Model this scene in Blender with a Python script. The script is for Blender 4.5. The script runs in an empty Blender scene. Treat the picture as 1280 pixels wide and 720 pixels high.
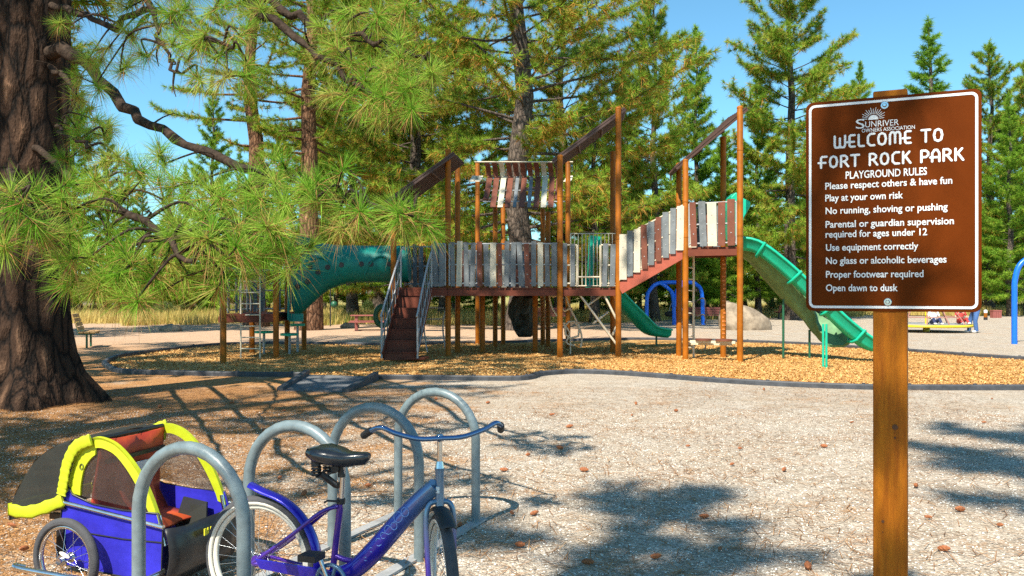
import bpy, bmesh, math, random
import numpy as np
from mathutils import Vector, Matrix
R = math.radians
scene = bpy.context.scene
COL = scene.collection

# ---------------------------------------------------------------- camera
FPX, HOR, EYE = 1108.0, 366.0, 1.6            # focal length in photo pixels, horizon row, eye height
cd = bpy.data.cameras.new('camera'); cam = bpy.data.objects.new('camera', cd); COL.objects.link(cam)
cam.location = (0, 0, EYE); cam.rotation_euler = (R(90), 0, 0)
cd.sensor_width = 36; cd.lens = 36*FPX/1280; cd.shift_y = 6/1280; cd.clip_start = 0.05; cd.clip_end = 2000
scene.camera = cam
# ---------------------------------------------------------------- sky and sun
SUN_EL, SX, SY = 50, .50, .866                # shadows run towards (SX, SY)
w = bpy.data.worlds.new('World'); scene.world = w; w.use_nodes = True
nt = w.node_tree; bg = nt.nodes['Background']
sky = nt.nodes.new('ShaderNodeTexSky'); sky.sky_type = 'NISHITA'; sky.sun_disc = False
sky.sun_elevation = R(SUN_EL); sky.sun_rotation = math.atan2(-SX, -SY); sky.altitude = 1300
sky.air_density = 1.0; sky.dust_density = .1; sky.ozone_density = 3.0
tint = nt.nodes.new('ShaderNodeMix'); tint.data_type = 'RGBA'; tint.blend_type = 'MULTIPLY'; tint.inputs[0].default_value = 1; tint.inputs[7].default_value = (.69, 1.05, 1.0, 1)   # clear high-desert blue
nt.links.new(sky.outputs[0], tint.inputs[6]); nt.links.new(tint.outputs[2], bg.inputs['Color']); bg.inputs['Strength'].default_value = .115
sl = bpy.data.lights.new('sun', 'SUN'); so = bpy.data.objects.new('sun', sl); COL.objects.link(so)
sl.energy = 5.0; sl.angle = R(.5); sl.color = (1, .93, .80)
ce, se = math.cos(R(SUN_EL)), math.sin(R(SUN_EL))
so.rotation_euler = Vector((SX*ce, SY*ce, -se)).to_track_quat('-Z', 'Y').to_euler(); so.location = (-8, -14, 30)
vs = scene.view_settings
vs.view_transform = 'Standard'; vs.look = 'None'; vs.gamma = 1; vs.use_curve_mapping = False; vs.exposure = .83
scene.cycles.use_denoising = False; scene.cycles.max_bounces = 6; scene.cycles.diffuse_bounces = 3; scene.cycles.transparent_max_bounces = 8

# ---------------------------------------------------------------- helpers
def G(px, py):                                # a photo pixel on the ground -> where it stands
    Y = EYE*FPX/(py-HOR); return ((px-640)/FPX*Y, Y)
def ZP(py, Y): return EYE+(HOR-py)/FPX*Y
def W(px, py, Y): return Vector(((px-640)/FPX*Y, Y, ZP(py, Y)))

class MB:
    def __init__(s): s.v = []; s.f = []; s.m = []; s.s = []
    def add(s, vs, fs, m=0, sm=False):
        b = len(s.v); s.v += [tuple(x) for x in vs]
        for f in fs: s.f.append([b+i for i in f]); s.m.append(m); s.s.append(sm)
    def obox(s, c, ax, m=0):
        c = Vector(c); a, b, d = [Vector(x) for x in ax]
        vs = [c+i*a+j*b+k*d for k in (-1, 1) for j in (-1, 1) for i in (-1, 1)]
        fs = [(0, 2, 3, 1), (4, 5, 7, 6), (0, 1, 5, 4), (2, 6, 7, 3), (0, 4, 6, 2), (1, 3, 7, 5)]
        if a.cross(b).dot(d) < 0: fs = [f[::-1] for f in fs]
        s.add(vs, fs, m)
    def box(s, p, q, m=0):
        c = [(p[i]+q[i])/2 for i in range(3)]; h = [abs(q[i]-p[i])/2 for i in range(3)]
        s.obox(c, [(h[0], 0, 0), (0, h[1], 0), (0, 0, h[2])], m)
    def beam(s, a, b, wd, th, up=(0, 0, 1), m=0):     # wd across, th along up
        a, b = Vector(a), Vector(b); d = b-a; x = d.cross(Vector(up))
        if x.length < 1e-6: x = d.cross(Vector((1, 0, 0)))
        x.normalize(); u = x.cross(d).normalized()
        s.obox((a+b)/2, [d/2, x*wd/2, u*th/2], m)
    def tube(s, pts, r, n=8, m=0, cap=True, closed=False, flat=None, sm=True):
        P = [Vector(p) for p in pts]; k = len(P)
        rs = r if hasattr(r, '__len__') else [r]*k
        T = []
        for i in range(k):
            a = P[(i-1) % k] if (i > 0 or closed) else P[i]; b = P[(i+1) % k] if (i < k-1 or closed) else P[i]
            t = (b-a); T.append(t.normalized() if t.length > 1e-9 else Vector((0, 0, 1)))
        u = Vector((0, 0, 1)) if abs(T[0].z) < .9 else Vector((1, 0, 0))
        u = (u-u.dot(T[0])*T[0]).normalized(); vs = []
        for i in range(k):
            if i: u = T[i-1].rotation_difference(T[i]) @ u; u = (u-u.dot(T[i])*T[i]).normalized()
            v = T[i].cross(u)
            for j in range(n):
                a = 2*math.pi*j/n; o = (math.cos(a)*u+math.sin(a)*v)*rs[i]
                if flat: o = o-flat[0]*(o.dot(flat[0])*(1-flat[1]))
                vs.append(P[i]+o)
        fs = []
        for i in range(k if closed else k-1):
            i2 = (i+1) % k
            for j in range(n): fs.append((i*n+j, i*n+(j+1) % n, i2*n+(j+1) % n, i2*n+j))
        s.add(vs, fs, m, sm)
        if cap and not closed:
            s.add(vs[:n], [list(range(n))[::-1]], m); s.add(vs[-n:], [list(range(n))], m)
    def sweep(s, prof, path, up=(0, 0, 1), m=0, sm=True):   # closed 2-D profile (across, up) along a path
        P = [Vector(p) for p in path]; vs = []; n = len(prof)
        for i, p in enumerate(P):
            d = (P[min(i+1, len(P)-1)]-P[max(i-1, 0)]).normalized()
            x = d.cross(Vector(up)).normalized(); u = x.cross(d)
            for a, b in prof: vs.append(p+x*a+u*b)
        fs = [(i*n+j, i*n+(j+1) % n, (i+1)*n+(j+1) % n, (i+1)*n+j) for i in range(len(P)-1) for j in range(n)]
        s.add(vs, fs, m, sm); s.add(vs[:n], [list(range(n))[::-1]], m); s.add(vs[-n:], [list(range(n))], m)
    def loft(s, rings, m=0, sm=True, cap=True):
        n = len(rings[0]); vs = [p for r in rings for p in r]
        s.add(vs, [(i*n+j, i*n+(j+1) % n, (i+1)*n+(j+1) % n, (i+1)*n+j) for i in range(len(rings)-1) for j in range(n)], m, sm)
        if cap: s.add(rings[0], [list(range(n))[::-1]], m); s.add(rings[-1], [list(range(n))], m)
    def ball(s, c, r, m=0, n=10, sc=(1, 1, 1)):
        c = Vector(c); rings = []
        for i in range(1, n//2+1):
            th = math.pi*i/(n//2+1)
            rings.append([c+Vector((r*sc[0]*math.sin(th)*math.cos(2*math.pi*j/n), r*sc[1]*math.sin(th)*math.sin(2*math.pi*j/n), -r*sc[2]*math.cos(th))) for j in range(n)])
        s.loft(rings, m)
    def slab(s, poly, nrm, th, m=0):              # flat outline given thickness
        n = Vector(nrm).normalized()*th; k = len(poly); P = [Vector(p) for p in poly]
        vs = P+[p+n for p in P]
        s.add(vs, [list(range(k))[::-1], list(range(k, 2*k))]+[(i, (i+1) % k, k+(i+1) % k, k+i) for i in range(k)], m)
    def build(s, name, mats, parent=None, off=None, bevel=0, fixn=False):
        me = bpy.data.meshes.new(name); o_ = Vector(off) if off else None
        if o_ is None and parent is not None and not parent.get('_local'):
            o_ = wloc(parent)
        vv = [(x-o_.x, y-o_.y, z-o_.z) for x, y, z in s.v] if o_ else s.v
        me.from_pydata(vv, [], s.f)
        for mt in (mats if isinstance(mats, (list, tuple)) else [mats]): me.materials.append(mt)
        me.polygons.foreach_set('material_index', s.m); me.polygons.foreach_set('use_smooth', s.s)
        if fixn:
            bm = bmesh.new(); bm.from_mesh(me); bmesh.ops.recalc_face_normals(bm, faces=bm.faces); bm.to_mesh(me); bm.free()
        me.update()
        o = bpy.data.objects.new(name, me); COL.objects.link(o)
        if parent is not None:
            o.parent = parent
            if parent.get('_local'): o['_local'] = 1
        elif o_ is not None: o.location = o_
        if bevel:
            b = o.modifiers.new('bevel', 'BEVEL'); b.width = bevel; b.segments = 2; b.limit_method = 'ANGLE'; b.angle_limit = R(50)
        return o
def wloc(o):
    p = Vector((0, 0, 0))
    while o is not None: p += Vector(o.location); o = o.parent
    return p
def tag(o, label=None, cat=None, group=None, kind=None):
    for k, v in (('label', label), ('category', cat), ('group', group), ('kind', kind)):
        if v: o[k] = v
    return o
def thing(name, label, cat, loc=(0, 0, 0), rz=0, group=None, local=False):
    o = bpy.data.objects.new(name, None); COL.objects.link(o); o.location = loc; o.rotation_euler = (0, 0, rz)
    o.empty_display_size = .2
    if local: o['_local'] = 1
    return tag(o, label, cat, group)
def copy_tree(o, parent=None):
    c = o.copy(); COL.objects.link(c); c.parent = parent
    for ch in list(o.children): copy_tree(ch, c)
    return c
def npmesh(name, v, f, mat, tint=None, smooth=False, cols=3):
    me = bpy.data.meshes.new(name); n = len(f)
    me.vertices.add(len(v)); me.vertices.foreach_set('co', np.asarray(v, np.float32).ravel())
    me.loops.add(n*cols); me.loops.foreach_set('vertex_index', np.asarray(f, np.int32).ravel())
    me.polygons.add(n); me.polygons.foreach_set('loop_start', np.arange(0, n*cols, cols, dtype=np.int32))
    try: me.polygons.foreach_set('loop_total', np.full(n, cols, np.int32))
    except Exception: pass
    me.polygons.foreach_set('use_smooth', np.full(n, smooth))
    if tint is not None:
        at = me.attributes.new('tint', 'FLOAT', 'FACE'); at.data.foreach_set('value', np.asarray(tint, np.float32))
    me.materials.append(mat); me.update(calc_edges=True); me.validate()
    return me
def bez(pts, n=24):                           # smooth curve through points
    P = [Vector(p) for p in pts]; out = []
    k = len(P)-1; per = max(2, n//k)
    for i in range(k):
        p0, p1, p2, p3 = P[max(i-1, 0)], P[i], P[i+1], P[min(i+2, k)]
        for j in range(per):
            t = j/per
            out.append(.5*((2*p1)+(p2-p0)*t+(2*p0-5*p1+4*p2-p3)*t*t+(3*p1-p0-3*p2+p3)*t**3))
    out.append(P[-1]); return out

# ---------------------------------------------------------------- materials
def mat(name, col, rough=.6, metal=0, spec=.5, coat=0, noise=0, nscale=8, bump=0, bscale=40, stretch=(1, 1, 1), trans=0, alpha=1, col2=None, ramp=(.35, .65)):
    m = bpy.data.materials.new(name); m.use_nodes = True; t = m.node_tree; N = t.nodes; L = t.links
    b = N['Principled BSDF']; b.inputs['Roughness'].default_value = rough; b.inputs['Metallic'].default_value = metal
    b.inputs['Specular IOR Level'].default_value = spec; b.inputs['Coat Weight'].default_value = coat
    b.inputs['Base Color'].default_value = (*col, 1); b.inputs['Alpha'].default_value = alpha
    if noise or bump or col2:
        tc = N.new('ShaderNodeTexCoord'); mp = N.new('ShaderNodeMapping'); mp.inputs['Scale'].default_value = stretch
        L.new(tc.outputs['Object'], mp.inputs[0])
    if noise or col2:
        n1 = N.new('ShaderNodeTexNoise'); n1.inputs['Scale'].default_value = nscale; n1.inputs['Detail'].default_value = 8; n1.inputs['Roughness'].default_value = .7
        L.new(mp.outputs[0], n1.inputs['Vector'])
        rp = N.new('ShaderNodeValToRGB'); rp.color_ramp.elements[0].position, rp.color_ramp.elements[1].position = ramp
        c2 = col2 or tuple(min(1, c*(1+noise)) for c in col); c1 = col if col2 else tuple(c*(1-noise) for c in col)
        rp.color_ramp.elements[0].color = (*c1, 1); rp.color_ramp.elements[1].color = (*c2, 1)
        L.new(n1.outputs['Fac'], rp.inputs[0]); L.new(rp.outputs[0], b.inputs['Base Color'])
        mr = N.new('ShaderNodeMapRange'); mr.inputs['To Min'].default_value = max(0, rough-.12); mr.inputs['To Max'].default_value = min(1, rough+.12)
        L.new(n1.outputs['Fac'], mr.inputs[0]); L.new(mr.outputs[0], b.inputs['Roughness'])
    if bump:
        n2 = N.new('ShaderNodeTexNoise'); n2.inputs['Scale'].default_value = bscale; n2.inputs['Detail'].default_value = 6
        L.new(mp.outputs[0], n2.inputs['Vector'])
        bp = N.new('ShaderNodeBump'); bp.inputs['Strength'].default_value = bump; bp.inputs['Distance'].default_value = .02
        L.new(n2.outputs['Fac'], bp.inputs['Height']); L.new(bp.outputs[0], b.inputs['Normal'])
    return m
def ramp_node(N, stops):
    r = N.new('ShaderNodeValToRGB'); cr = r.color_ramp
    while len(cr.elements) < len(stops): cr.elements.new(.5)
    for e, (p, c) in zip(cr.elements, stops): e.position = p; e.color = (*c, 1)
    return r
def needle_mat(name, stops, tl=.35):
    m = bpy.data.materials.new(name); m.use_nodes = True; t = m.node_tree; N = t.nodes; L = t.links
    out = N['Material Output']; b = N['Principled BSDF']; b.inputs['Roughness'].default_value = .5; b.inputs['Specular IOR Level'].default_value = .12
    at = N.new('ShaderNodeAttribute'); at.attribute_name = 'tint'
    oi = N.new('ShaderNodeObjectInfo'); ad = N.new('ShaderNodeMath'); ad.operation = 'MULTIPLY_ADD'; ad.inputs[1].default_value = .10; 
    L.new(oi.outputs['Random'], ad.inputs[0]); L.new(at.outputs['Fac'], ad.inputs[2])
    r = ramp_node(N, stops); L.new(ad.outputs[0], r.inputs[0]); L.new(r.outputs[0], b.inputs['Base Color'])
    tr = N.new('ShaderNodeBsdfTranslucent'); L.new(r.outputs[0], tr.inputs['Color'])
    mx = N.new('ShaderNodeMixShader'); mx.inputs[0].default_value = tl
    L.new(b.outputs[0], mx.inputs[1]); L.new(tr.outputs[0], mx.inputs[2]); L.new(mx.outputs[0], out.inputs['Surface'])
    return m
def bark_mat(name, c_dark, c_mid, c_light, sc=1.0):
    m = bpy.data.materials.new(name); m.use_nodes = True; t = m.node_tree; N = t.nodes; L = t.links; b = N['Principled BSDF']
    b.inputs['Roughness'].default_value = .9; b.inputs['Specular IOR Level'].default_value = .2
    tc = N.new('ShaderNodeTexCoord'); mp = N.new('ShaderNodeMapping'); mp.inputs['Scale'].default_value = (7*sc, 7*sc, 2.4*sc)
    L.new(tc.outputs['Object'], mp.inputs[0])
    nz = N.new('ShaderNodeTexNoise'); nz.inputs['Scale'].default_value = 1.3; nz.inputs['Detail'].default_value = 5
    L.new(mp.outputs[0], nz.inputs['Vector'])
    mxv = N.new('ShaderNodeMix'); mxv.data_type = 'RGBA'; mxv.blend_type = 'LINEAR_LIGHT'; mxv.inputs[0].default_value = .25
    L.new(mp.outputs[0], mxv.inputs[6]); L.new(nz.outputs['Color'], mxv.inputs[7])
    vo = N.new('ShaderNodeTexVoronoi'); vo.feature = 'DISTANCE_TO_EDGE'; vo.inputs['Scale'].default_value = 1.0
    L.new(mxv.outputs[2], vo.inputs['Vector'])
    n2 = N.new('ShaderNodeTexNoise'); n2.inputs['Scale'].default_value = 9; n2.inputs['Detail'].default_value = 7; L.new(mp.outputs[0], n2.inputs['Vector'])
    ml = N.new('ShaderNodeMath'); ml.operation = 'MULTIPLY_ADD'; ml.inputs[1].default_value = .28; L.new(n2.outputs['Fac'], ml.inputs[0]); L.new(vo.outputs['Distance'], ml.inputs[2])
    r = ramp_node(N, [(.15, c_dark), (.27, c_mid), (.40, c_mid), (.62, c_light)]); L.new(ml.outputs[0], r.inputs[0]); L.new(r.outputs[0], b.inputs['Base Color'])
    bp = N.new('ShaderNodeBump'); bp.inputs['Strength'].default_value = 1; bp.inputs['Distance'].default_value = .10/sc
    L.new(ml.outputs[0], bp.inputs['Height']); L.new(bp.outputs[0], b.inputs['Normal'])
    return m

M = {}
M['rust'] = mat('rust_brown_paint', (.31, .094, .004), .55, spec=.25, noise=.32, nscale=2.2, bump=.05)
M['maroon'] = mat('maroon_plastic', (.15, .040, .022), .6, spec=.25, noise=.15, nscale=4)
M['slat_brown'] = mat('brown_slat', (.165, .056, .034), .6, spec=.3, noise=.25, nscale=2.5)
M['slat_grey'] = mat('grey_slat', (.155, .170, .18), .6, spec=.3, noise=.28, nscale=2.5)
M['slat_cream'] = mat('cream_slat', (.55, .50, .39), .6, spec=.3, noise=.14, nscale=2.5)
M['pipe_cream'] = mat('cream_pipe', (.62, .54, .40), .4, noise=.08)
M['pipe_grey'] = mat('grey_pipe', (.36, .36, .36), .4, noise=.08)
M['roof_brown'] = mat('dark_roof', (.085, .045, .035), .6, noise=.2)
M['green'] = mat('green_plastic', (.008, .44, .27), .42, spec=.35, noise=.14, nscale=2.5, bump=.02, bscale=5)
M['olive'] = mat('dusty_green_plastic', (.13, .26, .12), .6, noise=.3, nscale=3)
M['teal'] = mat('teal_plastic', (.004, .19, .155), .4, spec=.35, noise=.12, nscale=2)
M['black'] = mat('black_plastic', (.018, .018, .02), .5, noise=.2)
M['rubber'] = mat('black_rubber', (.025, .025, .027), .75, noise=.2, bump=.1, bscale=120)
M['chrome'] = mat('polished_metal', (.62, .64, .66), .22, 1, noise=.05)
M['steel'] = mat('grey_painted_steel', (.155, .20, .215), .38, noise=.22, nscale=11, bump=.04, bscale=90, coat=.15)
M['galv'] = mat('dull_plate', (.34, .34, .34), .5, noise=.2, nscale=12)
M['blue_metal'] = mat('blue_metal', (.008, .14, .72), .35, noise=.08)
M['yellow_metal'] = mat('yellow_metal', (.75, .56, .02), .4, noise=.08)
M['edging'] = mat('black_edging', (.055, .058, .066), .6, noise=.35, nscale=6, bump=.1)
M['rock'] = mat('boulder_rock', (.13, .095, .062), .9, col2=(.37, .29, .205), nscale=2.2, bump=.5, bscale=7, ramp=(.35, .62))
M['plastic_rock'] = mat('dark_plastic_rock', (.035, .038, .03), .6, noise=.4, nscale=5, bump=.3, bscale=6)
M['bench_wood'] = mat('tan_wood', (.50, .30, .12), .7, noise=.25, nscale=3, stretch=(1, 1, 6))
M['bench_red'] = mat('red_brown_board', (.30, .09, .075), .6, noise=.15, nscale=5)
M['green_metal'] = mat('dark_green_metal', (.015, .10, .05), .45, noise=.1)
M['wall'] = mat('taupe_siding', (.20, .17, .15), .8, noise=.12, nscale=1.5)
M['roofing'] = mat('brown_shingles', (.13, .10, .085), .9, noise=.2, nscale=6)
M['skin'] = mat('skin', (.55, .32, .22), .55, noise=.05)
M['denim'] = mat('blue_denim', (.05, .12, .30), .8, noise=.2, nscale=20)
M['navy'] = mat('navy_cloth', (.02, .03, .09), .8, noise=.2, nscale=20)
M['redcloth'] = mat('red_cloth', (.42, .035, .03), .75, noise=.15, nscale=12)
M['whitecloth'] = mat('white_shoe', (.75, .74, .72), .7, noise=.05)
M['hair'] = mat('brown_hair', (.05, .03, .02), .6, noise=.2)
M['bark_big'] = bark_mat('old_pine_bark', (.006, .004, .003), (.048, .026, .016), (.19, .105, .062), .62)
M['bark_orange'] = bark_mat('orange_pine_bark', (.05, .025, .015), (.22, .115, .065), (.40, .23, .13), .8)
M['bark_grey'] = bark_mat('grey_pine_bark', (.03, .024, .02), (.13, .10, .08), (.26, .20, .16), 1.2)
M['twig'] = mat('twig_bark', (.045, .031, .023), .95, spec=.1, noise=.6, nscale=14, bump=.9, bscale=30)
G_NEAR = [(0, (.06, .16, .008)), (.40, (.18, .40, .030)), (.68, (.42, .56, .085)), (.8, (.52, .38, .14)), (1, (.50, .25, .09))]
G_POND = [(0, (.07, .15, .010)), (.42, (.24, .40, .036)), (.64, (.44, .48, .07)), (.78, (.50, .32, .07)), (1, (.56, .24, .05))]
G_LODGE = [(0, (.06, .14, .010)), (.5, (.21, .39, .034)), (.8, (.38, .48, .06)), (1, (.44, .39, .06))]
G_YOUNG = [(0, (.11, .22, .012)), (.5, (.26, .44, .036)), (.8, (.42, .52, .065)), (1, (.44, .40, .07))]
M['needle_near'] = needle_mat('long_pine_needles', G_NEAR, .42)
M['needle_pond'] = needle_mat('ponderosa_needles', G_POND, .3)
M['needle_lodge'] = needle_mat('lodgepole_needles', G_LODGE, .3)
M['needle_young'] = needle_mat('young_pine_needles', G_YOUNG, .3)
M['grass'] = needle_mat('dry_grass', [(0, (.10, .17, .03)), (.2, (.26, .28, .06)), (.4, (.52, .40, .12)), (1, (.72, .55, .20))], .35)
M['sage'] = needle_mat('sage_leaves', [(0, (.07, .12, .035)), (.6, (.17, .22, .07)), (1, (.32, .31, .11))], .3)
M['litter'] = needle_mat('fallen_needles', [(0, (.16, .075, .03)), (.6, (.42, .20, .075)), (1, (.58, .34, .15))], .1)
M['cone'] = mat('pine_cone_scales', (.30, .10, .035), .8, noise=.4, nscale=40)

def ground_mat():
    m = bpy.data.materials.new('gravel_and_needle_litter'); m.use_nodes = True; t = m.node_tree; N = t.nodes; L = t.links; b = N['Principled BSDF']
    b.inputs['Roughness'].default_value = .95; b.inputs['Specular IOR Level'].default_value = .15
    tc = N.new('ShaderNodeTexCoord'); P = tc.outputs['Object']
    def vor(s): 
        v = N.new('ShaderNodeTexVoronoi'); v.inputs['Scale'].default_value = s; L.new(P, v.inputs['Vector']); return v
    def noi(s, d=6, r=.6):
        n = N.new('ShaderNodeTexNoise'); n.inputs['Scale'].default_value = s; n.inputs['Detail'].default_value = d; n.inputs['Roughness'].default_value = r; L.new(P, n.inputs['Vector']); return n.outputs['Fac']
    def mix(f, a, c, bt='MIX'):
        x = N.new('ShaderNodeMix'); x.data_type = 'RGBA'; x.blend_type = bt
        for s_, val in ((0, f), (6, a), (7, c)):
            if hasattr(val, 'is_linked'): L.new(val, x.inputs[s_])
            elif s_ == 0: x.inputs[0].default_value = val
            else: x.inputs[s_].default_value = (*val, 1)
        return x.outputs[2]
    def math_(op, a, c, clamp=False):
        x = N.new('ShaderNodeMath'); x.operation = op; x.use_clamp = clamp
        for i, val in enumerate((a, c)):
            if hasattr(val, 'is_linked'): L.new(val, x.inputs[i])
            else: x.inputs[i].default_value = val
        return x.outputs[0]
    def mr(v, a, c, lo=0, hi=1):
        x = N.new('ShaderNodeMapRange'); L.new(v, x.inputs[0]); x.inputs[1].default_value = a; x.inputs[2].default_value = c; x.inputs[3].default_value = lo; x.inputs[4].default_value = hi; return x.outputs[0]
    v1, v2 = vor(75), vor(34)
    g = N.new('ShaderNodeSeparateColor'); L.new(v1.outputs['Color'], g.inputs[0])
    g2 = N.new('ShaderNodeSeparateColor'); L.new(v2.outputs['Color'], g2.inputs[0])
    r1 = ramp_node(N, [(0, (.09, .07, .055)), (.25, (.30, .25, .20)), (.6, (.52, .455, .37)), (1, (.80, .74, .65))]); L.new(g.outputs[0], r1.inputs[0])
    r2 = ramp_node(N, [(0, (.17, .135, .10)), (.5, (.46, .40, .33)), (1, (.76, .68, .58))]); L.new(g2.outputs[1], r2.inputs[0])
    grav = mix(.4, r1.outputs[0], r2.outputs[0])
    grav = mix(mr(noi(.5), .3, .7, 0, .45), grav, (.52, .40, .28))
    grav = mix(mr(noi(2.6, 5), .42, .62, .75, 0), grav, (.84, .805, .755), "MULTIPLY")   # scuffed, dirtier patches
    # fallen needles: orange brown drifts, thick beside the big pine on the left
    sep = N.new('ShaderNodeSeparateXYZ'); L.new(P, sep.inputs[0])
    nl = noi(1.1, 9, .72); nf = noi(26, 4, .7)
    left = mr(sep.outputs['X'], .3, -4.5, 0, .30)
    lm = math_('ADD', nl, left); lm = math_('ADD', lm, mr(nf, .3, .7, -.12, .12)); lm = mr(lm, .56, .74, 0, .95)
    mpn = N.new('ShaderNodeMapping'); mpn.inputs['Scale'].default_value = (55, 14, 20); mpn.inputs['Rotation'].default_value = (0, 0, .7); L.new(P, mpn.inputs[0])
    ns = N.new('ShaderNodeTexNoise'); ns.inputs['Scale'].default_value = 1; ns.inputs['Detail'].default_value = 4; ns.inputs['Distortion'].default_value = 1.5; L.new(mpn.outputs[0], ns.inputs['Vector'])
    rl = ramp_node(N, [(.3, (.14, .058, .020)), (.5, (.42, .20, .07)), (.7, (.66, .37, .15))]); L.new(ns.outputs['Fac'], rl.inputs[0])
    c = mix(lm, grav, rl.outputs[0])
    # beyond the play area the ground turns to pinkish bare soil, then dry grassland
    soil = mix(noi(2.5, 7), (.38, .235, .145), (.66, .47, .32))
    fs = math_('MULTIPLY', mr(math_('ADD', sep.outputs['Y'], math_('MULTIPLY', noi(.3), 8)), 24, 34), mr(sep.outputs['X'], 9, 3), True)
    c = mix(fs, c, soil)
    gr = mix(noi(.35, 8), (.20, .22, .05), (.50, .38, .15))
    fg = mr(math_('ADD', math_('SUBTRACT', sep.outputs['Y'], math_('MULTIPLY', mr(sep.outputs['X'], 0, 24), 17)), math_('MULTIPLY', noi(.25), 6)), 48, 51)
    c = mix(fg, c, gr)
    L.new(c, b.inputs['Base Color'])
    h = math_('ADD', math_('MULTIPLY', v1.outputs['Distance'], -1.0), math_('MULTIPLY', v2.outputs['Distance'], -.8))
    h = math_('ADD', h, math_('MULTIPLY', noi(2.0), 2.0))
    bp = N.new('ShaderNodeBump'); bp.inputs['Strength'].default_value = .9; bp.inputs['Distance'].default_value = .012; L.new(h, bp.inputs['Height']); L.new(bp.outputs[0], b.inputs['Normal'])
    return m
def chips_mat():
    m = bpy.data.materials.new('golden_wood_chips'); m.use_nodes = True; t = m.node_tree; N = t.nodes; L = t.links; b = N['Principled BSDF']
    b.inputs['Roughness'].default_value = .9; b.inputs['Specular IOR Level'].default_value = .15
    tc = N.new('ShaderNodeTexCoord')
    mp = N.new('ShaderNodeMapping'); mp.inputs['Scale'].default_value = (1, .6, 1); L.new(tc.outputs['Object'], mp.inputs[0])
    v = N.new('ShaderNodeTexVoronoi'); v.inputs['Scale'].default_value = 26; L.new(mp.outputs[0], v.inputs['Vector'])
    s = N.new('ShaderNodeSeparateColor'); L.new(v.outputs['Color'], s.inputs[0])
    n = N.new('ShaderNodeTexNoise'); n.inputs['Scale'].default_value = 1.2; n.inputs['Detail'].default_value = 8; L.new(tc.outputs['Object'], n.inputs['Vector'])
    a = N.new('ShaderNodeMath'); a.operation = 'MULTIPLY_ADD'; a.inputs[1].default_value = .55; L.new(s.outputs[0], a.inputs[0]); 
    mr = N.new('ShaderNodeMapRange'); mr.inputs[1].default_value = .3; mr.inputs[2].default_value = .7; mr.inputs[4].default_value = .45; L.new(n.outputs['Fac'], mr.inputs[0]); L.new(mr.outputs[0], a.inputs[2])
    r = ramp_node(N, [(0, (.17, .075, .022)), (.35, (.44, .225, .07)), (.7, (.62, .35, .12)), (1, (.80, .54, .25))]); L.new(a.outputs[0], r.inputs[0]); L.new(r.outputs[0], b.inputs['Base Color'])
    bp = N.new('ShaderNodeBump'); bp.inputs['Strength'].default_value = .9; bp.inputs['Distance'].default_value = .03; L.new(v.outputs['Distance'], bp.inputs['Height']); L.new(bp.outputs[0], b.inputs['Normal'])
    return m
M['ground'] = ground_mat(); M['chips'] = chips_mat()
# ================================================================ THE SETTING
rng = np.random.default_rng(7); rnd = random.Random(11)
def sheet(name, poly, z, m, kind='structure'):
    b = MB(); b.add([(x, y, z) for x, y in poly], [list(range(len(poly)))]); o = b.build(name, m); tag(o, kind=kind); return o
def smooth_loop(pts, closed=False, n=6):
    return [(p.x, p.y) for p in bez([(x, y, 0) for x, y in pts], n*(len(pts)-1))]
g = MB(); g.box((-400, -60, -.3), (400, 600, 0)); tag(g.build('ground', M['ground']), kind='structure')

near_l = [G(*p) for p in ((130, 456), (140, 463), (160, 467), (230, 469), (310, 470.5), (384, 471))]
near_r = [G(*p) for p in ((470, 474), (560, 475), (650, 475.5), (676, 470), (715, 467), (760, 468), (820, 472), (880, 477), (960, 482), (1040, 485.5), (1100, 487), (1180, 487.5), (1290, 487.5))]
far = [G(*p) for p in ((1310, 452), (1230, 447), (1150, 441), (1060, 435), (1000, 431), (900, 427), (800, 425), (700, 427), (600, 430), (480, 432), (380, 430.5), (300, 431), (250, 434), (200, 440), (150, 447), (130, 456))]
near_l, near_r, far = smooth_loop(near_l), smooth_loop(near_r), smooth_loop(far)
sheet('wood_chip_bed', (near_l+near_r+far)[::-1][::-1], .006, M['chips'])
def edging(name, pts, label):
    b = MB(); b.sweep([(-.05, 0), (.05, 0), (.05, .08), (.035, .10), (-.035, .10), (-.05, .08)], [(x, y, -.01) for x, y in pts], m=0, sm=False)
    k = 0
    for i in range(3, len(pts)-1, 5):
        b.tube([(*pts[i], .0), (*pts[i], .107)], .03, 8)
    tag(b.build(name, M['edging'], fixn=True), label, 'edging')
edging('edging_border', near_l, 'black edging border from the left corner of the wood chips to the ramp mat')
edging('edging_border', near_r, 'long black edging border between the gravel and golden wood chips, right of the ramp mat')
edging('edging_border', far, 'thin dark edging border along the far side of the wood chip bed')
M['rampmat'] = mat('dusty_grey_mat', (.13, .135, .14), .8, noise=.35, nscale=5, bump=.2)
# grey ramp mat that lets one roll into the chips
t = thing('access_ramp', 'grey wedge ramp mat with black side rails leading into the wood chips', 'ramp', (*G(398, 482), 0))
a, b_, c, d = G(350, 489), G(432, 491), G(470, 475), G(384, 472)
m_ = MB(); m_.loft([[(*a, .0), (*b_, .0), (*b_, .012), (*a, .012)], [(*d, .0), (*c, .0), (*c, .06), (*d, .06)]], sm=False); m_.build('mat', M['rampmat'], t, fixn=True)
for p, q in ((a, d), (b_, c)):
    m_ = MB(); m_.loft([[(p[0]-.05, p[1], 0), (p[0]+.05, p[1], 0), (p[0]+.05, p[1], .06), (p[0]-.05, p[1], .06)], [(q[0]-.05, q[1], 0), (q[0]+.05, q[1], 0), (q[0]+.05, q[1], .15), (q[0]-.05, q[1], .15)]], sm=False)
    m_.build('side_rail', M['edging'], t, fixn=True)

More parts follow.
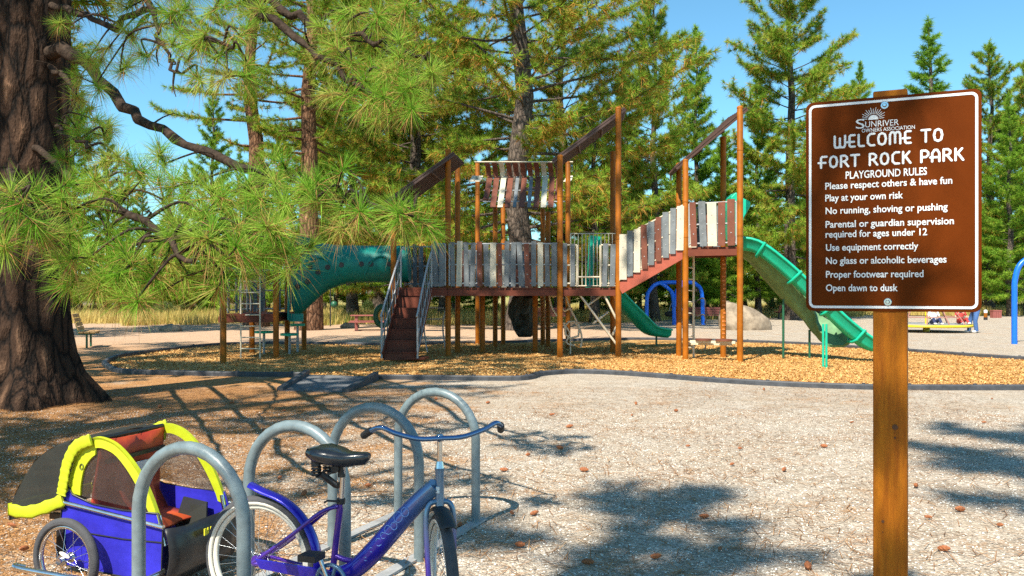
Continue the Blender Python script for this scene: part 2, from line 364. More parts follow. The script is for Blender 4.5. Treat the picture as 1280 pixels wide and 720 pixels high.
# ---------------------------------------------------------------- pine needles
def unit(a): return a/np.maximum(np.linalg.norm(a, axis=-1, keepdims=True), 1e-9)
def tufts(cen, dirs, L, n, w_, spread, rg, droop=.15, dead=.0, stem=.35, base_t=.35, bent=False):
    """sprays of thin needles; returns vertices, triangles and a colour number per triangle"""
    cen = np.asarray(cen, float); dirs = unit(np.asarray(dirs, float)); K = len(cen)
    u = unit(rg.normal(size=(K, n, 3)))
    pos = rg.random((K, n, 1))
    d = unit(dirs[:, None, :]*(1-spread*.55)+u*spread*.95*(1.15-.5*pos))
    base = cen[:, None, :]+dirs[:, None, :]*(pos-.75)*L*stem*1.6
    ln = L*(.75+.4*rg.random((K, n, 1)))*(.78+.4*rg.random((K, 1, 1)))
    isd = (rg.random((K, n, 1)) < dead*(1.6-1.3*pos)); dr = droop+isd*.55
    tip = base+d*ln; tip[..., 2:] -= dr*ln*(.4+.6*rg.random((K, n, 1)))
    side = unit(np.cross(d, unit(rg.normal(size=(K, n, 3)))))*w_
    tone = base_t+rg.normal(0, .13, (K, 1))+rg.normal(0, .07, (K, n)); tone = np.where(isd[..., 0], .85+.1*rg.random((K, n)), np.clip(tone, 0, .68))
    if not bent:
        v = np.stack([base-side, base+side, tip], 2).reshape(-1, 3); f = np.arange(K*n*3).reshape(-1, 3); return v, f, tone.ravel()
    mid = base+d*ln*.5; mid[..., 2:] -= dr*ln*.15
    v = np.stack([base-side, base+side, mid-side*.9, mid+side*.9, tip], 2).reshape(-1, 3)
    o = (np.arange(K*n)*5)[:, None]
    f = np.concatenate([o+[0, 1, 3], o+[0, 3, 2], o+[2, 3, 4]], 1).reshape(-1, 3); return v, f, np.repeat(tone.ravel(), 3)
def bough(mb, p, az, l, e0, curl, r0, rg, nseg=5, wob=.12, n=5):
    pts = [np.array(p)]; e = e0
    for i in range(nseg):
        az += rg.normal(0, wob); e += curl/nseg+rg.normal(0, wob*.5)
        pts.append(pts[-1]+l/nseg*np.array([math.cos(az)*math.cos(e), math.sin(az)*math.cos(e), math.sin(e)]))
    mb.tube([tuple(q) for q in pts], [max(.006, r0*(1-.85*i/nseg)) for i in range(nseg+1)], n, cap=False); return pts
def along(pts, t):
    x = t*(len(pts)-1); i = min(int(x), len(pts)-2); f = x-i
    return pts[i]*(1-f)+pts[i+1]*f, unit(pts[i+1]-pts[i])
PROTO = {}
def make_pine(key, seed, H, base, rad, tr, kind, tufts_per_m, needle, nn, nw, mneedle, mbark, dead, nb, lean=.0, tone=.35, stubs=0):
    """one pine at its natural size, trunk and crown meshes"""
    rg = np.random.default_rng(seed); mb = MB()
    sp = []
    for i in range(13):
        z = H*i/12; wv = tr*.35
        sp.append(np.array([lean*z+wv*math.sin(i*1.3+seed), wv*math.cos(i*1.7+seed)*.8, z]))
    sp[0][2] = -.1
    rr = [tr*(1.35 if i == 0 else 1)*(1-i/12)**.75+.015 for i in range(13)]
    mb.tube([tuple(q) for q in sp], rr, 12, cap=False)
    C, D = [], []
    for k in range(nb):
        f = (k+rg.random())/nb
        if kind == 'young': z = H*(base+(1-base)*f*.99); prof = (1-f)**.8
        elif kind == 'lodge': z = H*(base+(1-base)*f*.985); prof = min(1, .55+1.2*f)*(1-f)**.72*(.65+.7*rg.random())
        else: z = H*(base+(1-base)*f*.97); prof = (min(1, .7+f)*(1-f**2.2)**.8+.06)*(.55+.65*rg.random())
        l = max(.25, rad*prof); az = k*2.4+rg.normal(0, .5)
        e0, curl = {'young': (.15, .45), 'lodge': (-.1+.7*f, .35), 'pond': (-.25+.9*f, .35)}[kind]
        p, _ = along(sp, z/H)
        pts = bough(mb, p, az, l, e0+rg.normal(0, .12), curl, max(.012, tr*.16*(1-f*.6)), rg, n=4)
        n_t = max(3, int(l*tufts_per_m))
        for j in range(n_t):
            t = (.22 if kind != 'pond' else .34)+(1-(.22 if kind != 'pond' else .34))*((j+rg.random())/n_t)
            q, dr = along(pts, min(.999, t))
            if j % 2 and l > 1:                         # a side twig
                tl = l*(.12+.26*rg.random())*(1.1-.6*t); sd = unit(np.cross(dr, [0, 0, 1]))*rg.choice([-1, 1])
                d2 = unit(dr*.7+sd*.9+np.array([0, 0, rg.normal(.12, .22)])); q2 = q+d2*tl
                mb.tube([tuple(q), tuple(q2)], [.010, .006], 3, cap=False)
                C.append(q2); D.append(d2+[0, 0, .25])
                if tl > needle*1.4: C.append(q+d2*tl*.5); D.append(d2+[0, 0, .25])
            else: C.append(q+rg.normal(0, .06*needle, 3)); D.append(dr+[0, 0, .35]+rg.normal(0, .25, 3))
    C.append(sp[-1]); D.append(np.array([0, 0, 1.]))
    for k in range(stubs):
        f = .12+.8*base*rg.random(); p, _ = along(sp, f)
        bough(mb, p, rg.random()*6.3, .5+1.6*rg.random(), -.1+rg.normal(0, .2), -.3, .03, rg, n=4, wob=.25)
    v, f, tn = tufts(C, D, needle, nn, nw, .85, rg, .12, dead, base_t=tone)
    tm = MB.build(mb, 'trunk', mbark); tme = tm.data; bpy.data.objects.remove(tm)
    PROTO[key] = (tme, npmesh('crown', v, f, mneedle, tn), H)
def pine(key, x, y, H, rz, label, group=None, name='pine_tree', wide=1.0):
    tme, cme, h0 = PROTO[key]; s = H/h0
    t = thing(name, label, 'tree', (x, y, 0), rz, group); t.scale = (s*wide, s*wide, s)
    for nm, me in (('trunk', tme), ('crown', cme)):
        o = bpy.data.objects.new(nm, me); COL.objects.link(o); o.parent = t
    return t
def pine_px(key, px, Y, topy, label, group=None, name='pine_tree', wide=1.0, rz=None):
    return pine(key, (px-640)/FPX*Y, Y, ZP(topy, Y), rnd.random()*6.28 if rz is None else rz, label, group, name, wide)
#          key   seed  H  base  rad  tr  kind  t/m need nn  nw
make_pine('pondA', 1, 24, .12, 7.2, .52, 'pond', 8, .34, 44, .014, M['needle_pond'], M['bark_grey'], .22, 104, tone=.36)
make_pine('pondB', 2, 26, .36, 5.0, .60, 'pond', 6.5, .32, 40, .013, M['needle_pond'], M['bark_orange'], .10, 58, tone=.30, stubs=9)
make_pine('pondC', 3, 24, .12, 5.0, .38, 'pond', 8.5, .38, 42, .016, M['needle_pond'], M['bark_grey'], .10, 125, tone=.33)
make_pine('lodgeA', 4, 18, .05, 2.9, .20, 'lodge', 9.5, .32, 34, .018, M['needle_lodge'], M['bark_grey'], .03, 120, tone=.36)
make_pine('lodgeB', 5, 19, .07, 3.3, .22, 'lodge', 9, .33, 34, .018, M['needle_lodge'], M['bark_grey'], .05, 105, tone=.42, stubs=6)
make_pine('lodgeC', 6, 16, .06, 2.9, .18, 'lodge', 9, .30, 34, .018, M['needle_lodge'], M['bark_grey'], .05, 85, tone=.30, stubs=8)
make_pine('youngA', 8, 7, .06, 2.0, .10, 'young', 10.0, .27, 36, .015, M['needle_young'], M['bark_grey'], .03, 85, tone=.40)
make_pine('youngB', 9, 9, .10, 2.3, .12, 'young', 9.5, .28, 36, .015, M['needle_young'], M['bark_grey'], .06, 90, tone=.46)

pine_px('pondB', 316, 42, -150, 'tall pine with bare orange bark behind the small climbing tower at the left', name='ponderosa_pine', rz=.6)
pine_px('pondB', 387, 38, -180, 'tall grey trunked pine behind the teal tunnel tube', name='ponderosa_pine', rz=2.4)
pine_px('pondA', 650, 38, -290, 'broad old pine with rust tipped needles behind the slatted awning roof', name='ponderosa_pine', rz=1.1, wide=1.05)
pine_px('pondA', 473, 62, -60, 'thick pine trunk far behind the maroon stairs', name='ponderosa_pine', rz=4.0)
pine_px('pondC', 818, 50, -25, 'tall pale green pine between the broad old pine and the narrow dark pine', name='ponderosa_pine', rz=.3, wide=.8)
pine_px('lodgeA', 870, 58, 33, 'narrow dark pine with pointed top above the sloping ramp')
pine_px('pondC', 988, 52, -75, 'tallest pine left of the park sign, behind the green double slide', name='ponderosa_pine', rz=2.0)
pine_px('lodgeB', 947, 57, 82, 'bright green pine beside the tallest pine, behind the right tower')
pine_px('lodgeA', 1075, 90, 78, 'small far pine whose pointed top shows just left of the sign post top')
pine_px('lodgeB', 1162, 75, 24, 'dark pine whose top rises above the park sign', wide=1.4)
pine_px('pondC', 1238, 68, 50, 'feathery pine just right of the park sign', name='ponderosa_pine', rz=5, wide=1.0)
pine_px('lodgeB', 1262, 60, 118, 'green pine between the two feathery pines right of the sign', wide=1.25)
pine_px('pondC', 1286, 64, 70, 'feathery pine at the right edge behind the blue swing post', name='ponderosa_pine', rz=3, wide=1.05)
pine_px('lodgeB', 266, 60, 96, 'light green open pine showing left of the orange barked trunk')
pine_px('lodgeB', 350, 64, 160, 'light green pine between the two tall bare trunks')
pine_px('pondA', 556, 52, 10, 'rusty pine left of the broad old pine, above the left roof', name='ponderosa_pine', rz=2.2, wide=.8)
pine_px('pondC', 440, 50, -70, 'tall yellowish pine above the teal tunnel tube', name='ponderosa_pine', rz=1.4, wide=.9)
pine_px('pondA', 742, 48, 120, 'rust tinged pine behind the middle brown roof', name='ponderosa_pine', rz=.4, wide=.9)
pine_px('pondA', 522, 47, -60, 'broad rusty pine standing behind the stairs and left roof', name='ponderosa_pine', rz=3.1)
pine_px('pondA', 702, 53, -10, 'spreading pine close right of the broad old pine', name='ponderosa_pine', rz=5.2)
pine_px('lodgeB', 905, 54, 150, 'full green pine right of the narrow dark pine', wide=1.2)
pine_px('lodgeB', 1020, 58, 120, 'green pine close beside the tallest pine, left of the sign', wide=1.2)
grp = 'background pines of the wood'
for px, Y, ty, key in ((92, 66, 60, 'lodgeA'), (135, 70, 150, 'lodgeB'), (178, 78, 215, 'lodgeC'), (212, 74, 235, 'lodgeC'), (232, 68, 205, 'lodgeB'), (300, 76, 190, 'lodgeC'),
                       (405, 72, 110, 'lodgeB'), (505, 74, 60, 'lodgeA'), (782, 66, 60, 'lodgeB'),
                       (838, 76, 150, 'lodgeC'), (905, 84, 165, 'lodgeA'), (1012, 80, 150, 'lodgeB'), (1050, 72, 190, 'lodgeC'), (1110, 84, 150, 'lodgeA'), (1200, 88, 130, 'lodgeB'), (1262, 92, 140, 'lodgeC'),
                       (20, 72, 90, 'lodgeB'), (1330, 75, 90, 'lodgeA'), (-60, 80, 80, 'lodgeC'), (620, 92, 150, 'lodgeC'), (540, 96, 150, 'lodgeB'), (740, 95, 120, 'lodgeC'), (960, 98, 170, 'lodgeC'), (160, 98, 190, 'lodgeB'), (330, 99, 200, 'lodgeA')):
    pine_px(key, px, Y, ty, 'slender background pine standing in the wood beyond the dry grass', grp)
grp = 'bushy young pines at the edge of the wood'
for px, Y, ty, key in ((100, 60, 262, 'youngB'), (150, 64, 285, 'youngA'), (205, 63, 275, 'youngB'), (252, 60, 262, 'youngA'), (285, 62, 250, 'youngB'), (335, 58, 268, 'youngB'), (420, 62, 262, 'youngB'), (455, 66, 240, 'youngA'), (520, 60, 235, 'youngB'),
                       (568, 58, 262, 'youngA'), (600, 62, 230, 'youngB'), (690, 56, 268, 'youngB'), (728, 58, 230, 'youngB'), (760, 62, 215, 'youngA'), (800, 60, 240, 'youngB'), (842, 66, 235, 'youngA'), (885, 62, 255, 'youngB'), (930, 70, 225, 'youngB'), (965, 66, 250, 'youngA'),
                       (1010, 72, 245, 'youngB'), (1060, 74, 250, 'youngB'), (1110, 76, 250, 'youngA'), (1165, 80, 250, 'youngB'), (1215, 78, 235, 'youngB'), (1252, 84, 262, 'youngA'), (1290, 72, 225, 'youngB'), (1232, 92, 300, 'youngB'), (40, 62, 260, 'youngB'), (-30, 64, 250, 'youngA')):
    pine_px(key, px, Y, ty, 'bushy light green young pine at the edge of the wood behind the playground', grp, wide=1.5)

# pines that stand outside the picture and shade the foreground
make_pine('shade', 21, 15, .60, 1.7, .22, 'pond', 7, .36, 34, .016, M['needle_pond'], M['bark_grey'], .1, 26, tone=.35)
pine('pondB', -9.2, 3.2, 20, .3, 'large pine left of the bike rack', name='ponderosa_pine', wide=.85)
pine('shade', -4.2, -2.9, 14, 1.3, 'pine behind the camera to the left', name='ponderosa_pine', wide=1.1)
pine('shade', -.5, -2.2, 18.5, 2.3, 'tall pine behind the camera', name='ponderosa_pine')
pine('shade', 1.6, -1.9, 9.5, 2.9, 'small pine behind the camera to the right', name='ponderosa_pine')
pine('pondA', -21.5, 29.5, 23, 1.9, 'large pine beyond the left edge shading the ground by the tan bench', name='ponderosa_pine', wide=.9)
pine('pondA', -12.5, 15.5, 23, 4.3, 'large pine beyond the left edge shading the climbing tower', name='ponderosa_pine', wide=.9)

pine('shade', -1.29, -.85, 8.2, 2.9, 'small pine just behind the camera', name='ponderosa_pine')
# ---------------------------------------------------------------- the big pine at the left
bx0, by0 = -7.05, 12.9
big = thing('ponderosa_pine', 'huge old pine with furrowed dark bark and drooping long needles at the left', 'tree', (bx0, by0, 0))
rg = np.random.default_rng(5)
rings = []
for i in range(60):
    z = -.15+i*.30 if i < 12 else 3.45+(i-12)*.45
    r = .54*(1-z/60)+.42*math.exp(-max(z, 0)/.42)
    rg_ = []
    for j in range(44):
        a = 2*math.pi*j/44
        flare = 1+.34*math.exp(-max(z, 0)/.45)*max(-.3, math.sin(a*5+.6))+.035*math.sin(a*9+z*.6)+.02*math.sin(a*17-z*1.1)+rg.normal(0, .008)
        rg_.append(Vector((bx0+r*flare*math.cos(a)+.012*z, by0+r*flare*math.sin(a), z)))
    rings.append(rg_)
m_ = MB(); m_.loft(rings); m_.build('trunk', M['bark_big'], big)
limbs = MB(); NC, ND = [], []
def limb(pts, r0, r1, n=28):
    P = bez([W(*p) for p in pts], n); k = len(P)
    P = [p+Vector(rg.normal(0, .022, 3)) for p in P]
    limbs.tube(P, [(r0+(r1-r0)*(i/(k-1))**.7)*rg.uniform(.85, 1.18) for i in range(k)], 9, cap=True)
    for i in range(2, k-2):                      # dead snags and knobs
        if rg.random() < .35: q = P[i]; d = Vector(rg.normal(0, 1, 3)).normalized(); l = rg.uniform(.08, .35); limbs.tube(bez([q, q+d*l*.5+Vector((0, 0, .02)), q+d*l+Vector(rg.normal(0, .05, 3))], 6), [.013, .011, .010, .008, .007, .005, .004][:7], 5)
    return P
B1 = limb([(35, 66, 12.9), (80, 66, 12.3), (115, 85, 11.4), (150, 130, 10.3), (190, 155, 9.4), (235, 180, 8.4), (300, 207, 7.4), (365, 232, 6.6), (430, 250, 6.1), (520, 262, 5.5)], .105, .010)
B2 = limb([(20, 180, 12.9), (50, 190, 12.3), (90, 225, 9.5), (120, 235, 7.8), (150, 262, 6.6), (205, 300, 5.8), (240, 330, 5.5)], .06, .015)
B3 = limb([(20, 240, 12.4), (15, 215, 9), (10, 222, 7), (18, 250, 5.4)], .05, .015)
B4 = limb([(40, 0, 12.9), (85, 10, 12.3), (140, 30, 10.5), (190, 10, 9), (240, 40, 8), (290, 60, 7.6)], .06, .015)
B5 = limb([(40, -160, 12.6), (140, -150, 10.8), (230, -90, 9), (310, 0, 7.8), (370, 45, 7.4), (430, 95, 7.0), (500, 130, 6.8)], .075, .018)
B6 = limb([(300, -30, 8), (355, 15, 7.7), (410, 40, 7.4), (470, 55, 7.1), (530, 75, 6.9)], .05, .012)
B7 = limb([(40, 80, 12.9), (75, 90, 12.3), (95, 130, 10.5), (75, 160, 9), (110, 180, 8)], .05, .012)
B8 = limb([(150, -60, 9.5), (180, -10, 8.6), (200, 50, 8.2), (225, 90, 8)], .04, .012)
LIMBS = [B1, B2, B3, B4, B5, B6, B7, B8]
allp = [p for b in LIMBS for p in b]
def spray(px, py, Y, n=4, sp=.16, droop=.2):
    c = W(px, py, Y); near = min(allp, key=lambda p: (p-c).length+(0 if p.z > c.z-.1 else .5))
    mid = (near+c)/2+Vector((rg.normal(0, .05), rg.normal(0, .05), .10))
    limbs.tube(bez([near, mid, c], 8), [.014, .013, .012, .011, .010, .009, .009, .008, .008], 5, cap=False) if (near-c).length > .1 else None
    base = (c-mid).normalized()
    for k in range(n):
        d = Vector((base.x*.5+rg.normal(0, .5), base.y*.3+rg.normal(0, .5)-.15, rg.normal(.25, .45))).normalized()
        q = c+d*(sp*(.4+.9*rg.random()) if k else 0)
        if k: limbs.tube([c, q], [.008, .006], 5, cap=False)
        NC.append(tuple(q)); ND.append(tuple(d))
low = [(20, 258, 5.3), (5, 300, 5.4), (55, 300, 5.6), (48, 250, 5.9), (90, 262, 6.2), (112, 322, 5.8), (95, 350, 6.2), (135, 290, 6.3), (150, 245, 6.6), (175, 222, 7.2), (205, 250, 6.6), (120, 232, 7), (165, 330, 5.7), (172, 372, 5.6), (150, 360, 5.9), (195, 345, 5.8),
       (230, 300, 5.8), (236, 345, 5.9), (215, 275, 6.2), (262, 300, 5.4), (255, 265, 5.9), (240, 228, 6.6), (285, 322, 5.4), (303, 285, 5.6), (282, 345, 5.5), (275, 245, 6.3), (330, 300, 5.8), (310, 245, 6.4), (350, 255, 6.0), (345, 300, 5.6), (360, 262, 5.9),
       (392, 250, 5.8), (425, 260, 5.9), (452, 268, 5.8), (516, 270, 5.3), (420, 240, 6), (365, 225, 6.3), (330, 215, 6.9), (205, 205, 7.5), (150, 200, 8), (115, 190, 8.4), (190, 310, 6.1), (130, 350, 5.7), (85, 325, 6), (318, 322, 5.6), (498, 280, 5.4), (372, 322, 6.4)]
for p in low: spray(*p, n=3)
up = [(90, 30, 10), (110, 75, 9.5), (95, 120, 9.6), (120, 105, 9), (135, 60, 9), (150, 90, 8.6), (165, 45, 8.8), (160, 10, 9), (185, 70, 8.3), (200, 30, 8.4), (215, 55, 8.1), (220, 15, 8.3), (235, 75, 8), (245, 95, 8), (255, 45, 7.8), (265, 15, 7.9), (275, 70, 7.7), (285, 95, 7.6), (300, 45, 7.6), (310, 80, 7.6), (95, 160, 9), (120, 150, 9), (85, 200, 9), (130, 170, 8.6),
      (330, 15, 7.7), (405, 70, 7.2), (425, 45, 7.2), (440, 80, 7), (455, 105, 7), (480, 95, 6.9), (505, 85, 6.9), (520, 110, 6.8), (465, 130, 6.9), (490, 140, 6.8), (515, 140, 6.7), (440, 15, 7.3), (470, 30, 7.1), (540, 95, 6.8), (430, 120, 7), (195, -10, 8.5), (240, -10, 8.2), (300, 5, 7.8), (500, 20, 7.1)]
for p in up: spray(*p, n=3)
# the rest of its crown, above the frame
HC, HD = [], []
for k in range(46):
    z = 7.5+k*.30; az = k*2.4; r = 3.6+rg.random()*2.2
    pts = bough(limbs, (bx0+.1, by0, z), az, r, -.1, .3, .05, rg, n=5)
    for j in range(26):
        q, dr = along(pts, .3+.7*rg.random()); q = q+rg.normal(0, .40, 3)
        HC.append(tuple(q)); HD.append(tuple(dr+rg.normal(0, .4, 3)))
limbs.build('limbs', M['twig'], big)
v, f, tn = tufts(NC, ND, .215, 105, .0019, .98, rg, .07, .22, stem=.22, base_t=.46, bent=True)
v2, f2, tn2 = tufts(HC, HD, .30, 50, .018, .9, rg, .12, .1, base_t=.36)
f = np.concatenate([f, f2+len(v)]); v = np.concatenate([v, v2]); tn = np.concatenate([tn, tn2])
o = bpy.data.objects.new('crown', npmesh('crown', v-np.array([bx0, by0, 0]), f, M['needle_near'], tn)); COL.objects.link(o); o.parent = big

# ---------------------------------------------------------------- dry grass, sage bushes, litter
def scatter_blades(name, n, xr, yr, hmin, hmax, m, wd, per=7, dens=None, kind='stuff'):
    x = rng.uniform(*xr, n); y = yr[0]+(yr[1]-yr[0])*rng.random(n)**1.3
    if dens is not None: k = dens(x, y); x, y = x[k], y[k]
    n = len(x); h = rng.uniform(hmin, hmax, (n, per, 1)); c = np.stack([x, y, np.zeros(n)], 1)[:, None, :]+np.concatenate([rng.normal(0, .10, (n, per, 2)), np.zeros((n, per, 1))], 2)
    a = rng.random((n, per, 1))*6.28; ln = rng.uniform(.1, .5, (n, per, 1))*h
    side = np.concatenate([np.cos(a+1.57), np.sin(a+1.57), np.zeros_like(a)], 2)*wd
    tip = c+np.concatenate([np.cos(a)*ln, np.sin(a)*ln, h], 2)
    v = np.stack([c-side, c+side, tip], 2).reshape(-1, 3); f = np.arange(n*per*3).reshape(-1, 3)
    pat = .62+.3*np.sin(x*.22+1)*np.sin(y*.3)-.12*(np.sin(x*.6)>.6)
    tone = np.clip(pat[:, None]+rng.normal(0, .14, (n, per)), 0, 1)
    o = bpy.data.objects.new(name, npmesh(name, v, f, m, tone.ravel())); COL.objects.link(o); tag(o, kind=kind); return o
def field(x, y): return y > 44.8+np.clip(x, 0, 24)/24*16+1.5*np.sin(x*.8)+1.0*np.sin(x*2.1)
scatter_blades('dry_grass', 34000, (-48, 52), (43, 90), .22, .75, M['grass'], .020, dens=field)
def bush(px, Y, wpx, topy, label):
    x = (px-640)/FPX*Y; h = ZP(topy, Y); r = wpx/2/FPX*Y
    t = thing('sage_bush', label, 'bush', (x, Y, 0), group='low bushes in the dry grass')
    n = 420; u = unit(rng.normal(size=(n, 3))); u[:, 2] = np.abs(u[:, 2]); c = u*rng.random((n, 1))**.4*np.array([r, r, h*.9])
    v, f, tn = tufts(c, u+[0, 0, .6], .16, 9, .018, .8, rng, .05, .05, base_t=rnd.uniform(.2, .6))
    mb = MB()
    for k in range(9): mb.tube([(0, 0, -.02), tuple(c[k]*.9)], [.018, .006], 4)
    mb.build('stems', M['twig'], t, off=(0, 0, 0))
    o = bpy.data.objects.new('foliage', npmesh('foliage', v, f, M['sage'], tn)); COL.objects.link(o); o.parent = t
for px, Y, wpx, ty in ((205, 56, 34, 374), (235, 60, 22, 372), (178, 58, 22, 378), (395, 58, 26, 374), (437, 54, 22, 376), (425, 60, 18, 380), (460, 58, 18, 372), (745, 56, 26, 374), (790, 57, 34, 372), (815, 60, 24, 370), (900, 58, 28, 372), (970, 60, 34, 372), (1000, 64, 30, 370), (1255, 80, 30, 362), (1228, 84, 26, 362), (1278, 78, 30, 366), (118, 60, 24, 378), (300, 58, 26, 378), (350, 60, 22, 376)):
    bush(px, Y, wpx, ty, 'low grey green bush growing in the dry grass beyond the playground')
# strewn needles on the gravel
def litter(n, xr, yr, dens):
    x = rng.uniform(*xr, n); y = rng.uniform(*yr, n); k = rng.random(n) < dens(x, y); x, y = x[k], y[k]; n = len(x)
    a = rng.random(n)*6.28; l = rng.uniform(.05, .11, n); d = np.stack([np.cos(a), np.sin(a), np.zeros(n)], 1)*l[:, None]; s = np.stack([-np.sin(a), np.cos(a), np.zeros(n)], 1)*.0022
    c = np.stack([x, y, rng.uniform(.004, .02, n)], 1); e = d*1.0; e[:, 2] = rng.uniform(-.008, .012, n)
    v = np.stack([c-d-s, c-d+s, c+e+s, c+e-s], 1).reshape(-1, 3); f = np.arange(n*4).reshape(-1, 4)
    o = bpy.data.objects.new('needle_litter', npmesh('needle_litter', v, f, M['litter'], np.clip(rng.normal(.5, .28, n), 0, 1), cols=4)); COL.objects.link(o); tag(o, kind='stuff')
def patch(x, y): 
    q = .5+.5*np.sin(x*1.9+np.sin(y*1.3)*1.5)*np.sin(y*1.6+np.sin(x*.9)*2)
    return np.clip(.10+q*.35+np.clip((-x-.3)/3.5, 0, .8), 0, 1)
litter(90000, (-9, 7), (3.4, 15), patch)
# loose stones of the gravel
def stones(n, xr, yr):
    x = rng.uniform(*xr, n); y = yr[0]+(yr[1]-yr[0])*rng.random(n)**1.6; s = rng.uniform(.004, .0105, n)
    keep = np.abs(x/y) < .64; x, y, s = x[keep], y[keep], s[keep]; n = len(x)
    o6 = np.array([(1, 0, 0), (0, 1, 0), (-1, 0, 0), (0, -1, 0), (0, 0, .7), (0, 0, -.5)]); ft = np.array([(0, 1, 4), (1, 2, 4), (2, 3, 4), (3, 0, 4)])
    a = rng.random(n)*6.28; ca, sa = np.cos(a), np.sin(a)
    p = o6[None]*s[:, None, None]*rng.uniform(.6, 1.3, (n, 6, 1)); q = p.copy(); q[..., 0] = p[..., 0]*ca[:, None]-p[..., 1]*sa[:, None]; q[..., 1] = p[..., 0]*sa[:, None]+p[..., 1]*ca[:, None]
    q += np.stack([x, y, s*.25], 1)[:, None, :]
    f = (np.arange(n)[:, None, None]*6+ft[None]).reshape(-1, 3)
    o = bpy.data.objects.new('gravel_stones', npmesh('gravel_stones', q.reshape(-1, 3), f, M['stone'], np.repeat(rng.random(n), 4))); COL.objects.link(o); tag(o, kind='stuff')
M['chip'] = needle_mat('loose_wood_chip', [(0, (.32, .16, .048)), (.35, (.50, .265, .08)), (.7, (.62, .36, .125)), (1, (.74, .49, .21))], .0)
M['stone'] = needle_mat('gravel_stone', [(0, (.17, .14, .115)), (.35, (.40, .34, .28)), (.7, (.60, .54, .46)), (1, (.82, .77, .69))], .0)
stones(90000, (-7.5, 7.5), (3.4, 12))
def in_poly(x, y, poly):
    ins = np.zeros(len(x), bool); n = len(poly)
    for i in range(n):
        (xa, ya), (xb, yb) = poly[i], poly[(i+1) % n]
        if ya == yb: continue
        ins ^= ((ya > y) != (yb > y)) & (x < (xb-xa)*(y-ya)/(yb-ya)+xa)
    return ins
def chips(n):
    x = rng.uniform(-14, 19, n); y = 14+14*rng.random(n)**1.5; k = in_poly(x, y, near_l+near_r+far); x, y = x[k], y[k]; n = len(x)
    hump = .02+.02*np.sin(x*1.7+np.sin(y))*np.sin(y*1.3+1)
    a = rng.random(n)*6.28; l = rng.uniform(.008, .026, n)[:, None]; w_ = rng.uniform(.004, .010, n)[:, None]
    d = np.stack([np.cos(a), np.sin(a), rng.normal(0, .35, n)], 1)*l; s = np.stack([-np.sin(a), np.cos(a), rng.normal(0, .5, n)], 1)*w_; c = np.stack([x, y, .01+hump*rng.random(n)], 1)
    v = np.stack([c-d-s, c+d-s, c+d+s, c-d+s], 1).reshape(-1, 3); f = np.arange(n*4).reshape(-1, 4)
    o = bpy.data.objects.new('wood_chips', npmesh('wood_chips', v, f, M['chip'], rng.random(n), cols=4)); COL.objects.link(o); tag(o, kind='stuff')
chips(260000)
# pine cones
def cone_mesh():
    b = MB(); n = 9; rs = []
    for i in range(8):
        f_ = i/7; r = .026*math.sin(math.pi*(.12+.8*f_))**.8; 
        rs.append([Vector((f_*.075-.037, r*(1+.22*((i+j) % 2))*math.cos(2*math.pi*j/n), r*(1+.22*((i+j) % 2))*math.sin(2*math.pi*j/n))) for j in range(n)])
    b.loft(rs, sm=False); return b
proto = cone_mesh().build('pine_cone', M['cone'], fixn=True)
spots = [(575, 640+20), (640, 645), (668, 645), (820, 650), (650, 685), (735, 707), (1010, 712), (600, 706), (712, 535), (915, 583), (880, 649), (1068, 546), (1065, 530), (925, 563), (790, 521), (870, 520), (955, 488), (845, 515), (795, 506), (740, 541), (700, 562), (660, 571), (730, 590), (610, 565), (630, 590), (1230, 530), (1240, 500), (1000, 520), (1180, 690), (1145, 610), (355, 515), (370, 575), (380, 620), (350, 600), (15, 660), (40, 670), (30, 690), (300, 560), (460, 610), (470, 585), (520, 560), (560, 530), (610, 505), (640, 545), (690, 520), (545, 500), (430, 530), (260, 500), (200, 510), (330, 540), (290, 505), (150, 505), (1250, 660), (1200, 640), (1160, 650), (940, 620), (980, 590), (1030, 560), (860, 560), (780, 610), (820, 700), (900, 690), (540, 700), (605, 600)]
spots = [q for i, q in enumerate(spots) if i % 4 != 3]
for i, (px, py) in enumerate(spots):
    o = proto if i == 0 else proto.copy()
    if i: COL.objects.link(o)
    x, y = G(px, py); o.location = (x, y, .024); o.rotation_euler = (rnd.random()*6, rnd.uniform(-.2, .2), rnd.random()*6.28); s_ = rnd.uniform(.5, .95); o.scale = (s_*1.2, s_*rnd.uniform(.6, 1), s_*rnd.uniform(.5, .9))
    tag(o, 'brown pine cone lying on the gravel', 'pine cone', 'pine cones scattered on the gravel')

# ---------------------------------------------------------------- low grey building among the trees at the left
hx0, hx1, hy = (70-640)/FPX*82, (300-640)/FPX*82, 82
t = thing('house', 'low taupe house half hidden by trees beyond the dry grass at the left', 'house', ((hx0+hx1)/2, hy, 0))
m_ = MB(); m_.box((hx0, hy, 0), (hx1, hy+8, 2.1)); m_.build('wall', M['wall'], t)
m_ = MB(); m_.slab([(hx0-.6, hy-.8, 2.1), (hx0-.6, hy+4, 3.4), (hx0-.6, hy+8.8, 2.1)], (1, 0, 0), hx1-hx0+1.2); m_.build('roof', M['roofing'], t, fixn=True)
